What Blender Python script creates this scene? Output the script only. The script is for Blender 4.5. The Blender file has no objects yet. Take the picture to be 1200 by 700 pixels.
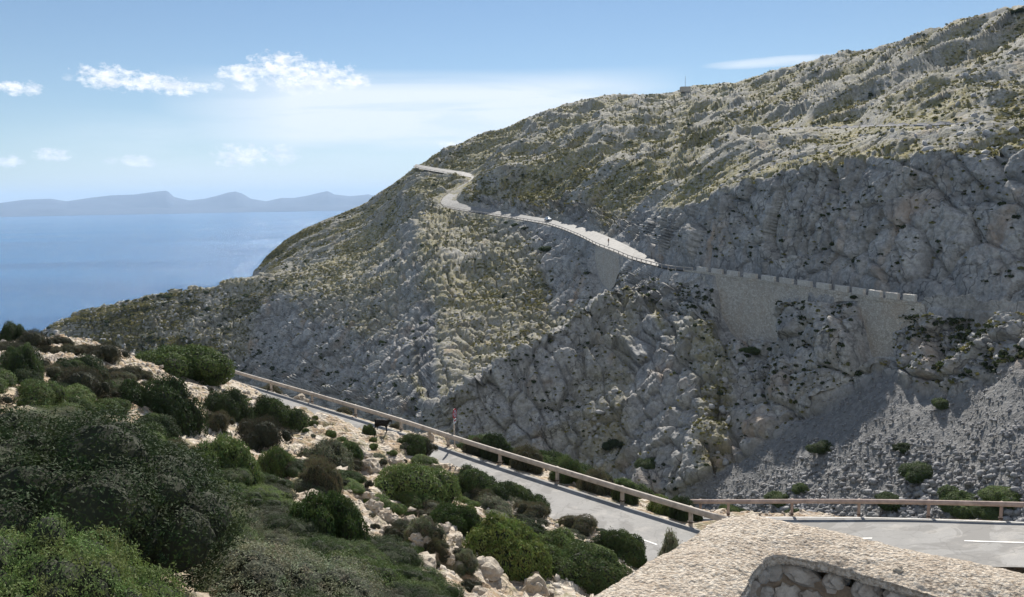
import bpy, bmesh, math, random
import numpy as np
from mathutils import Vector, Matrix
from mathutils.bvhtree import BVHTree

random.seed(7)
rng = np.random.default_rng(7)
scene = bpy.context.scene
COL = scene.collection
R = math.radians

# ------------------------------------------------------------------ camera model
CAMZ = 150.0            # metres above the sea
PITCH, ROLL, FOC = R(7.1), R(0.86), 924.0
_F = np.array([0, math.cos(PITCH), -math.sin(PITCH)])
_R0 = np.array([1.0, 0, 0]); _U0 = np.array([0, math.sin(PITCH), math.cos(PITCH)])
_U = math.cos(ROLL) * _U0 + math.sin(ROLL) * _R0
_R = math.cos(ROLL) * _R0 - math.sin(ROLL) * _U0

def pdir(px, py):
    return _F + (px - 600) / FOC * _R + (350 - py) / FOC * _U

def P(px, py, r, z=None):
    """photo pixel + horizontal distance (+ height under the camera) -> world point"""
    d = pdir(px, py)
    s = r / math.hypot(d[0], d[1])
    p = d * s
    return np.array([p[0], p[1], CAMZ + (p[2] if z is None else z)])

cam_d = bpy.data.cameras.new('camera'); cam = bpy.data.objects.new('camera', cam_d); COL.objects.link(cam)
cam_d.sensor_width = 36; cam_d.lens = 36 * FOC / 1200
cam_d.clip_start = 0.05; cam_d.clip_end = 120000
cam.matrix_world = Matrix(((_R[0], _U[0], -_F[0], 0), (_R[1], _U[1], -_F[1], 0), (_R[2], _U[2], -_F[2], CAMZ), (0, 0, 0, 1)))
scene.camera = cam

# ------------------------------------------------------------------ numpy noise
def _hash(ix, iy, iz, seed):
    h = (ix.astype(np.int64) * 374761393 + iy.astype(np.int64) * 668265263 + iz.astype(np.int64) * 2147483647 + seed * 974634777) & 0xFFFFFFFF
    h = ((h ^ (h >> 13)) * 1274126177) & 0xFFFFFFFF
    h = ((h ^ (h >> 16)) * 2246822519) & 0xFFFFFFFF
    return (h ^ (h >> 15)) & 0xFFFFFFFF

def vnoise(Q, seed=0):
    """smooth value noise, about -1..1"""
    i = np.floor(Q); f = Q - i
    f = f * f * f * (f * (f * 6 - 15) + 10)
    out = 0
    for dx in (0, 1):
        wx = f[:, 0] if dx else 1 - f[:, 0]
        for dy in (0, 1):
            wy = f[:, 1] if dy else 1 - f[:, 1]
            for dz in (0, 1):
                wz = f[:, 2] if dz else 1 - f[:, 2]
                h = _hash(i[:, 0] + dx, i[:, 1] + dy, i[:, 2] + dz, seed) / 4294967295.0
                out = out + wx * wy * wz * h
    return out * 2 - 1

def fbm(Q, octv=4, seed=0, gain=0.5):
    a, s, t = 1.0, 0.0, 0
    for k in range(octv):
        t = t + a * vnoise(Q * (2.03 ** k) + 17.3 * k, seed + k); s += a; a *= gain
    return t / s

def ridged(Q, octv=4, seed=0):
    a, s, t = 1.0, 0.0, 0
    for k in range(octv):
        t = t + a * (1 - 2 * np.abs(vnoise(Q * (2.1 ** k) + 9.1 * k, seed + k))); s += a; a *= .5
    return t / s

def facets(Q, seed=0, tilt=0.7):
    """cellular blocks: every cell is its own tilted plane; returns (offset, crack)"""
    n = len(Q); out = np.empty(n); crack = np.empty(n)
    for a in range(0, n, 200000):
        q = Q[a:a + 200000]; i = np.floor(q)
        b1 = np.full(len(q), 9.0); b2 = np.full(len(q), 9.0); val = np.zeros(len(q))
        for dx in (-1, 0, 1):
            for dy in (-1, 0, 1):
                for dz in (-1, 0, 1):
                    h = _hash(i[:, 0] + dx, i[:, 1] + dy, i[:, 2] + dz, seed)
                    jx = (h & 1023) / 1023.0; jy = ((h >> 10) & 1023) / 1023.0; jz = ((h >> 20) & 1023) / 1023.0
                    vx = q[:, 0] - (i[:, 0] + dx + jx); vy = q[:, 1] - (i[:, 1] + dy + jy); vz = q[:, 2] - (i[:, 2] + dz + jz)
                    d = vx * vx + vy * vy + vz * vz
                    m = d < b1
                    h2 = (h * 2654435761) & 0xFFFFFFFF
                    v = ((h2 & 255) / 255.0 - .5) + tilt * 2 * (vx * (((h2 >> 8) & 255) / 255.0 - .5) + vy * (((h2 >> 16) & 255) / 255.0 - .5) + vz * (((h2 >> 24) & 255) / 255.0 - .5))
                    b2 = np.where(m, b1, np.minimum(b2, d))
                    b1 = np.where(m, d, b1); val = np.where(m, v, val)
        out[a:a + 200000] = val; crack[a:a + 200000] = np.sqrt(b2) - np.sqrt(b1)
    return out, crack

# ------------------------------------------------------------------ object helpers
def tag(o, label=None, cat=None, group=None, kind=None):
    if label: o['label'] = label
    if cat: o['category'] = cat
    if group: o['group'] = group
    if kind: o['kind'] = kind
    return o

def link(name, me, mat=None, parent=None, smooth=False):
    o = bpy.data.objects.new(name, me); COL.objects.link(o)
    if mat is not None:
        for m in (mat if isinstance(mat, (list, tuple)) else [mat]): me.materials.append(m)
    if parent is not None: o.parent = parent
    if smooth: me.polygons.foreach_set('use_smooth', [True] * len(me.polygons))
    return o

def empty(name, loc=(0, 0, 0), rz=0.0):
    o = bpy.data.objects.new(name, None); COL.objects.link(o); o.location = loc; o.rotation_euler = (0, 0, rz)
    o.empty_display_size = .2
    return o

def np_mesh(name, V, F):
    """V (n,3), F (m,3|4) arrays -> mesh"""
    V = np.ascontiguousarray(V, dtype=np.float32); F = np.ascontiguousarray(F, dtype=np.int32)
    me = bpy.data.meshes.new(name); k = F.shape[1]
    me.vertices.add(len(V)); me.vertices.foreach_set('co', V.ravel())
    me.loops.add(F.size); me.loops.foreach_set('vertex_index', F.ravel())
    me.polygons.add(len(F)); me.polygons.foreach_set('loop_start', np.arange(0, F.size, k, dtype=np.int32))
    me.update(calc_edges=True)
    return me

def attr(me, name, vals):
    a = me.attributes.new(name, 'FLOAT', 'POINT'); a.data.foreach_set('value', np.ascontiguousarray(vals, dtype=np.float32))

def bm_mesh(bm, name='mesh'):
    me = bpy.data.meshes.new(name); bm.to_mesh(me); bm.free(); return me

def add_box(bm, c, s, rot=None):
    m = Matrix.Translation(c) @ (rot if rot is not None else Matrix.Identity(4)) @ Matrix.Diagonal((s[0], s[1], s[2], 1))
    return bmesh.ops.create_cube(bm, size=1, matrix=m)['verts']

def add_cyl(bm, p0, p1, r0, r1=None, seg=10):
    p0 = Vector(p0); p1 = Vector(p1); d = p1 - p0
    m = Matrix.Translation((p0 + p1) / 2) @ d.to_track_quat('Z', 'Y').to_matrix().to_4x4()
    return bmesh.ops.create_cone(bm, cap_ends=True, segments=seg, radius1=r0, radius2=r0 if r1 is None else r1, depth=d.length, matrix=m)['verts']

def copy_tree(o, parent=None):
    c = o.copy(); COL.objects.link(c)
    if parent is not None: c.parent = parent
    for ch in list(o.children): copy_tree(ch, c)
    return c

# ------------------------------------------------------------------ materials
def mat(name):
    m = bpy.data.materials.new(name); m.use_nodes = True
    nt = m.node_tree; nt.nodes.clear()
    out = nt.nodes.new('ShaderNodeOutputMaterial'); b = nt.nodes.new('ShaderNodeBsdfPrincipled')
    nt.links.new(b.outputs[0], out.inputs[0])
    b.inputs['Specular IOR Level'].default_value = .3
    return m, nt, b, out

class N:
    def __init__(s, nt): s.nt = nt
    def n(s, t, **k):
        x = s.nt.nodes.new(t)
        for a, v in k.items(): setattr(x, a, v)
        return x
    def l(s, a, b): s.nt.links.new(a, b)
    def math(s, op, a, b=None, clamp=False):
        x = s.n('ShaderNodeMath', operation=op, use_clamp=clamp)
        for i, v in enumerate((a, b)):
            if v is None: continue
            if hasattr(v, 'links') or hasattr(v, 'is_output'): s.l(v, x.inputs[i])
            else: x.inputs[i].default_value = v
        return x.outputs[0]
    def noise(s, vec, scale, det=4, rough=.6, w=None, dist=0):
        x = s.n('ShaderNodeTexNoise'); x.inputs['Scale'].default_value = scale; x.inputs['Detail'].default_value = det
        x.inputs['Roughness'].default_value = rough; x.inputs['Distortion'].default_value = dist
        if vec is not None: s.l(vec, x.inputs['Vector'])
        return x.outputs['Fac']
    def vor(s, vec, scale, feat='F1', out='Distance'):
        x = s.n('ShaderNodeTexVoronoi', feature=feat); x.inputs['Scale'].default_value = scale
        if vec is not None: s.l(vec, x.inputs['Vector'])
        return x.outputs[out]
    def ramp(s, f, stops, interp='LINEAR'):
        x = s.n('ShaderNodeValToRGB'); x.color_ramp.interpolation = interp
        e = x.color_ramp.elements
        while len(e) < len(stops): e.new(.5)
        for k, (p, c) in enumerate(stops):
            e[k].position = p; e[k].color = (c if len(c) == 4 else (*c, 1)) if not isinstance(c, (int, float)) else (c, c, c, 1)
        s.l(f, x.inputs[0]); return x.outputs[0]
    def mix(s, f, a, b, mode='MIX'):
        x = s.n('ShaderNodeMix', data_type='RGBA', blend_type=mode)
        for i, v in ((0, f), (6, a), (7, b)):
            if hasattr(v, 'is_output'): s.l(v, x.inputs[i])
            elif isinstance(v, (tuple, list)): x.inputs[i].default_value = (*v, 1) if len(v) == 3 else v
            else: x.inputs[i].default_value = v
        return x.outputs[2]
    def map(s, vec, scale=(1, 1, 1), rot=(0, 0, 0)):
        x = s.n('ShaderNodeMapping'); x.inputs['Scale'].default_value = scale; x.inputs['Rotation'].default_value = rot
        s.l(vec, x.inputs[0]); return x.outputs[0]
    def bump(s, h, strength, dist, normal=None):
        x = s.n('ShaderNodeBump'); x.inputs['Strength'].default_value = strength; x.inputs['Distance'].default_value = dist
        s.l(h, x.inputs['Height'])
        if normal is not None: s.l(normal, x.inputs['Normal'])
        return x.outputs[0]
    def attr(s, name):
        x = s.n('ShaderNodeAttribute', attribute_name=name); return x.outputs['Fac']
    def geo(s): return s.n('ShaderNodeNewGeometry').outputs['Position']
    def obj(s): return s.n('ShaderNodeTexCoord').outputs['Object']
    def rand(s): return s.n('ShaderNodeObjectInfo').outputs['Random']

def mat_rock_far():
    m, nt, b, o = mat('limestone_hillside'); k = N(nt); g = k.geo()
    big = k.noise(g, .03, 3); mid = k.noise(g, .22, 5, .65); fine = k.noise(g, 1.6, 5, .7)
    c = k.ramp(mid, [(.28, (.22, .215, .208)), (.5, (.37, .36, .34)), (.72, (.49, .475, .445))])
    c = k.mix(k.ramp(fine, [(.3, .75), (.62, 0)]), c, (.13, .125, .12), 'MIX')
    # water streaks and rusty stains running down the faces
    st = k.noise(k.map(g, (.55, .55, .06)), 1.0, 4, .6)
    c = k.mix(k.ramp(st, [(.56, 0), (.70, .55)]), c, (.15, .15, .155))
    st2 = k.noise(k.map(g, (.12, .12, .05)), 1.0, 3, .6)
    c = k.mix(k.ramp(st2, [(.58, 0), (.74, .6)]), c, (.40, .29, .20))
    ve = k.n('ShaderNodeVectorMath', operation='ADD'); k.l(k.map(g, (.30, .30, .16), (0, R(25), 0)), ve.inputs[0])
    nw = k.n('ShaderNodeTexNoise'); nw.inputs['Scale'].default_value = .5; nw.inputs['Detail'].default_value = 4; k.l(g, nw.inputs['Vector'])
    vs_ = k.n('ShaderNodeVectorMath', operation='SCALE'); vs_.inputs['Scale'].default_value = .9; k.l(nw.outputs['Color'], vs_.inputs[0]); k.l(vs_.outputs[0], ve.inputs[1])
    ck_ = k.vor(ve.outputs[0], 1.0, 'DISTANCE_TO_EDGE')
    c = k.mix(k.math('MULTIPLY', k.ramp(ck_, [(0, .85), (.05, 0)]), k.ramp(k.noise(g, .12, 3), [(.42, 0), (.58, 1)])), c, (.07, .07, .072))
    # dry grass and low herbs in the gentler ground
    veg = k.attr('veg')
    vn = k.noise(g, .9, 5, .75)
    vf = k.math('MULTIPLY', veg, k.ramp(vn, [(.38, 0), (.54, 1)]))
    vc = k.ramp(k.noise(g, .35, 4, .7), [(.3, (.11, .11, .045)), (.52, (.215, .19, .08)), (.72, (.35, .285, .125))])
    c = k.mix(vf, c, vc)
    # finer scree gravel
    sc = k.attr('scree')
    scc = k.ramp(k.vor(g, 1.9, out='Color'), [(0, (.13, .128, .125)), (1, (.24, .235, .23))])
    c = k.mix(sc, c, scc)
    k.l(c, b.inputs['Base Color']); b.inputs['Roughness'].default_value = .95
    b.inputs['Specular IOR Level'].default_value = .15
    h = k.math('ADD', k.noise(g, .8, 8, .72), k.math('MULTIPLY', k.vor(g, 3.1), .3))
    k.l(k.bump(h, .8, .36), b.inputs['Normal'])
    return m

def mat_near_soil():
    m, nt, b, o = mat('stony_soil'); k = N(nt); g = k.geo()
    n1 = k.noise(g, .5, 5, .65); n2 = k.noise(g, 4, 6, .7)
    c = k.ramp(n1, [(.3, (.24, .165, .10)), (.5, (.37, .27, .175)), (.7, (.47, .385, .28))])
    c = k.mix(k.ramp(n2, [(.35, .7), (.55, 0)]), c, (.16, .11, .07))
    v = k.vor(g, 5.5, out='Color')
    c = k.mix(k.ramp(k.noise(g, 1.3, 3), [(.42, 0), (.55, .8)]), c, k.ramp(v, [(0, (.36, .30, .24)), (1, (.62, .57, .49))]))
    herb = k.noise(g, 1.1, 5, .7)
    c = k.mix(k.ramp(herb, [(.50, 0), (.62, .8)]), c, (.15, .135, .06))
    rv = k.attr('ravine')
    c = k.mix(rv, c, k.ramp(n1, [(.3, (.06, .075, .03)), (.7, (.2, .19, .13))]))
    k.l(c, b.inputs['Base Color']); b.inputs['Roughness'].default_value = .95
    h = k.math('ADD', k.noise(g, 2.2, 8, .7), k.math('MULTIPLY', k.vor(g, 5.5), .6))
    k.l(k.bump(h, .8, .22), b.inputs['Normal'])
    return m

def mat_stone(name, lo, hi, stain=(.32, .2, .11), sc=1.0):
    m, nt, b, o = mat(name); k = N(nt); g = k.geo()
    n = k.noise(g, 2.2 * sc, 6, .68)
    c = k.ramp(n, [(.3, lo), (.65, hi)])
    c = k.mix(k.ramp(k.noise(g, .8 * sc, 4, .6), [(.55, 0), (.72, .6)]), c, stain)
    c = k.mix(k.ramp(k.noise(g, 14 * sc, 4, .7), [(.3, .5), (.5, 0)]), c, tuple(x * .45 for x in lo))
    r = k.rand(); c = k.mix(1.0, c, k.ramp(r, [(0, .78), (1, 1.0)]), 'MULTIPLY')
    k.l(c, b.inputs['Base Color']); b.inputs['Roughness'].default_value = .9
    h = k.math('ADD', k.noise(g, 5 * sc, 8, .7), k.math('MULTIPLY', k.vor(g, 7 * sc), .4))
    k.l(k.bump(h, .7, .06 / sc), b.inputs['Normal'])
    return m

def mat_leaf(name, dark, light, trans=.25):
    m, nt, b, o = mat(name); k = N(nt)
    g = k.geo(); r = k.rand()
    n = k.noise(g, 1.1, 4, .6)
    f = k.math('ADD', n, k.math('MULTIPLY', k.math('SUBTRACT', r, .5), .65))
    c = k.ramp(f, [(.32, dark), (.68, light)])
    v = k.vor(g, 9, out='Color')
    c = k.mix(.22, c, k.mix(1.0, c, v, 'MULTIPLY'))
    k.l(c, b.inputs['Base Color']); b.inputs['Roughness'].default_value = .7
    b.inputs['Specular IOR Level'].default_value = .12
    t = k.n('ShaderNodeBsdfTranslucent'); k.l(c, t.inputs[0])
    mx = k.n('ShaderNodeMixShader'); mx.inputs[0].default_value = trans
    k.l(b.outputs[0], mx.inputs[1]); k.l(t.outputs[0], mx.inputs[2]); k.l(mx.outputs[0], o.inputs[0])
    return m

def mat_plain(name, col, rough=.7, metal=0, var=.25, sc=3.0, bump=0.0, spec=.3):
    m, nt, b, o = mat(name); k = N(nt); g = k.obj()
    c = k.ramp(k.noise(g, sc, 5, .65), [(.3, tuple(x * (1 - var) for x in col)), (.7, tuple(min(1, x * (1 + var)) for x in col))])
    k.l(c, b.inputs['Base Color']); b.inputs['Roughness'].default_value = rough; b.inputs['Metallic'].default_value = metal
    b.inputs['Specular IOR Level'].default_value = spec
    if bump: k.l(k.bump(k.noise(g, sc * 4, 6, .7), .6, bump), b.inputs['Normal'])
    return m

def mat_asphalt():
    m, nt, b, o = mat('old_asphalt'); k = N(nt); g = k.geo()
    c = k.ramp(k.noise(g, .35, 5, .6), [(.3, (.21, .205, .195)), (.7, (.30, .29, .275))])
    c = k.mix(k.ramp(k.noise(g, 30, 4, .7), [(.3, .5), (.6, 0)]), c, (.12, .115, .11))
    # paler repair patches and worn tyre tracks
    c = k.mix(k.ramp(k.noise(k.map(g, (.35, .35, .35)), 1.0, 5, .65, dist=1.2), [(.50, 0), (.54, .7)]), c, (.155, .148, .138))
    c = k.mix(k.ramp(k.noise(g, .9, 6, .7), [(.52, 0), (.7, .5)]), c, (.40, .37, .33))
    cr = k.n('ShaderNodeTexVoronoi', feature='DISTANCE_TO_EDGE'); cr.inputs['Scale'].default_value = .3
    wv = k.n('ShaderNodeVectorMath', operation='ADD'); k.l(g, wv.inputs[0])
    nz = k.n('ShaderNodeTexNoise'); nz.inputs['Scale'].default_value = 1.2; k.l(g, nz.inputs['Vector']); k.l(nz.outputs['Color'], wv.inputs[1])
    k.l(wv.outputs[0], cr.inputs['Vector'])
    c = k.mix(k.ramp(cr.outputs['Distance'], [(0, .45), (.012, 0)]), c, (.10, .095, .09))
    k.l(c, b.inputs['Base Color']); b.inputs['Roughness'].default_value = .8
    k.l(k.bump(k.noise(g, 40, 4, .7), .4, .01), b.inputs['Normal'])
    return m

def mat_masonry(name, c0, c1, joint, scale=2.6):
    m, nt, b, o = mat(name); k = N(nt); g = k.geo()
    mp = k.map(g, (1, 1, 1.5))
    cell = k.vor(mp, scale, out='Color'); e = k.vor(mp, scale, 'DISTANCE_TO_EDGE')
    c = k.ramp(cell, [(0, c0), (1, c1)])
    c = k.mix(k.ramp(e, [(.0, .85), (.07, 0)]), c, joint)
    c = k.mix(k.ramp(k.noise(g, .25, 4, .6), [(.5, 0), (.75, .45)]), c, (.36, .27, .19))
    k.l(c, b.inputs['Base Color']); b.inputs['Roughness'].default_value = .9
    k.l(k.bump(k.ramp(e, [(0, 0), (.12, 1)]), .6, .06), b.inputs['Normal'])
    return m

def mat_cap():
    """rough concrete capping full of small pebbles"""
    m, nt, b, o = mat('pebble_concrete'); k = N(nt); g = k.geo()
    v1 = k.n('ShaderNodeTexVoronoi'); v1.inputs['Scale'].default_value = 75; k.l(g, v1.inputs['Vector'])
    v2 = k.n('ShaderNodeTexVoronoi'); v2.inputs['Scale'].default_value = 32; k.l(g, v2.inputs['Vector'])
    c = k.ramp(v1.outputs['Color'], [(0, (.42, .345, .265)), (.5, (.60, .52, .42)), (1, (.72, .65, .55))])
    c = k.mix(k.ramp(k.noise(g, 55, 4, .75), [(.38, .75), (.52, 0)]), c, (.20, .145, .10))
    c = k.mix(k.ramp(v2.outputs['Distance'], [(.16, .8), (.28, 0)]), c, (.60, .55, .48))
    c = k.mix(k.ramp(k.noise(g, 3, 5, .6), [(.45, 0), (.7, .45)]), c, (.40, .31, .23))
    k.l(c, b.inputs['Base Color']); b.inputs['Roughness'].default_value = .9
    h = k.math('ADD', k.math('MULTIPLY', v1.outputs['Distance'], -1.0), k.math('ADD', k.math('MULTIPLY', k.noise(g, 60, 6, .7), 1.6), k.math('MULTIPLY', v2.outputs['Distance'], -.6)))
    k.l(k.bump(h, 1.0, .012), b.inputs['Normal'])
    return m

M = {}
M['rock_far'] = mat_rock_far()
M['soil'] = mat_near_soil()
M['stone'] = mat_stone('pale_limestone', (.33, .265, .195), (.56, .49, .395))
M['scree_grey'] = mat_stone('scree_limestone', (.15, .15, .16), (.33, .325, .325), (.2, .17, .14), .6)
M['stone_grey'] = mat_stone('grey_limestone', (.26, .26, .265), (.52, .51, .49), (.30, .22, .16), .6)
M['asphalt'] = mat_asphalt()
M['paint'] = mat_plain('road_paint', (.72, .70, .66), .7, var=.2, sc=6)
M['wood'] = mat_plain('weathered_timber', (.40, .35, .30), .8, var=.3, sc=2.5, bump=.01)
M['wood_pink'] = mat_plain('weathered_pink_timber', (.40, .30, .25), .75, var=.3, sc=2.5, bump=.01)
M['rust'] = mat_plain('dark_rusty_iron', (.09, .065, .05), .8, var=.3)
M['steel'] = mat_plain('dull_steel', (.30, .29, .28), .5, .6, var=.2)
M['masonry'] = mat_masonry('rubble_masonry', (.33, .30, .255), (.53, .485, .42), (.20, .18, .155), 1.9)
M['masonry_pale'] = mat_masonry('pale_masonry', (.42, .39, .35), (.60, .57, .52), (.34, .31, .28), 2.2)
M['cap'] = mat_cap()
M['mortar'] = mat_plain('brown_mortar', (.26, .20, .145), .95, var=.35, sc=14, bump=.02)
M['leaf_dark'] = mat_leaf('leaf_dark', (.036, .055, .022), (.105, .145, .05))
M['leaf_green'] = mat_leaf('leaf_green', (.05, .08, .025), (.14, .19, .06))
M['leaf_lime'] = mat_leaf('leaf_lime', (.06, .09, .025), (.15, .19, .055))
M['leaf_grey'] = mat_leaf('leaf_grey', (.07, .078, .048), (.20, .21, .13))
M['leaf_heath'] = mat_leaf('leaf_heath', (.05, .05, .034), (.13, .12, .072))
M['bark'] = mat_plain('grey_bark', (.15, .12, .095), .9, var=.4, sc=6, bump=.01)

# ------------------------------------------------------------------ lofted terrain
def loft(cols, nrow, sub, px0, px1, dpx, smooth_px=9):
    """cols: {px: [(py, r) or (None, r, z)] * nrow}; interpolates every row over azimuth, then subdivides between rows."""
    keys = sorted(cols); A = np.zeros((nrow, len(keys))); RR = A.copy(); Z = A.copy()
    for j, px in enumerate(keys):
        assert len(cols[px]) == nrow, (px, len(cols[px]))
        for i, e in enumerate(cols[px]):
            if e[0] is None:
                q = P(px, 400 if nrow > 11 else 560, e[1]); z = e[2]
            else:
                q = P(px, e[0], e[1]); z = q[2] - CAMZ
            A[i, j] = math.atan2(q[0], q[1]); RR[i, j] = e[1]; Z[i, j] = z
    gx = np.arange(px0, px1 + .01, dpx)
    az = np.arctan((gx - 600) / 931.0)
    rows_r, rows_z = [], []
    w = max(1, int(smooth_px / dpx)); ker = np.exp(-.5 * (np.arange(-3 * w, 3 * w + 1) / w) ** 2); ker /= ker.sum()
    for i in range(nrow):
        o = np.argsort(A[i])
        r = np.interp(az, A[i][o], RR[i][o]); t = np.interp(az, A[i][o], Z[i][o] / RR[i][o])
        def sm(v): return np.convolve(np.pad(v, 3 * w, mode='edge'), ker, 'valid')
        r = sm(r); t = sm(t)
        rows_r.append(r); rows_z.append(t * r)
    rr, zz, vv = [], [], []
    for i in range(nrow - 1):
        n = sub[i]
        for q in range(n):
            f = q / n
            rr.append(rows_r[i] * (1 - f) + rows_r[i + 1] * f); zz.append(rows_z[i] * (1 - f) + rows_z[i + 1] * f); vv.append(i + f)
    rr.append(rows_r[-1]); zz.append(rows_z[-1]); vv.append(nrow - 1.0)
    rr = np.array(rr); zz = np.array(zz); vv = np.array(vv)
    X = rr * np.sin(az); Y = rr * np.cos(az)
    return X, Y, zz + CAMZ, vv, gx, az

def grid_faces(nv, nu):
    a = np.arange((nv - 1) * nu).reshape(nv - 1, nu)[:, :-1].ravel()
    return np.stack([a, a + 1, a + nu + 1, a + nu], 1)

def grid_normals(X, Y, Z):
    G = np.stack([X, Y, Z], -1)
    du = np.gradient(G, axis=1); dv = np.gradient(G, axis=0)
    n = np.cross(du, dv); n /= np.maximum(np.linalg.norm(n, axis=-1, keepdims=True), 1e-9)
    return n

def smoothgrid(A, n):
    for _ in range(n):
        A = A.copy(); A[1:-1] = (A[:-2] + 2 * A[1:-1] + A[2:]) / 4; A[:, 1:-1] = (A[:, :-2] + 2 * A[:, 1:-1] + A[:, 2:]) / 4
    return A

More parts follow.
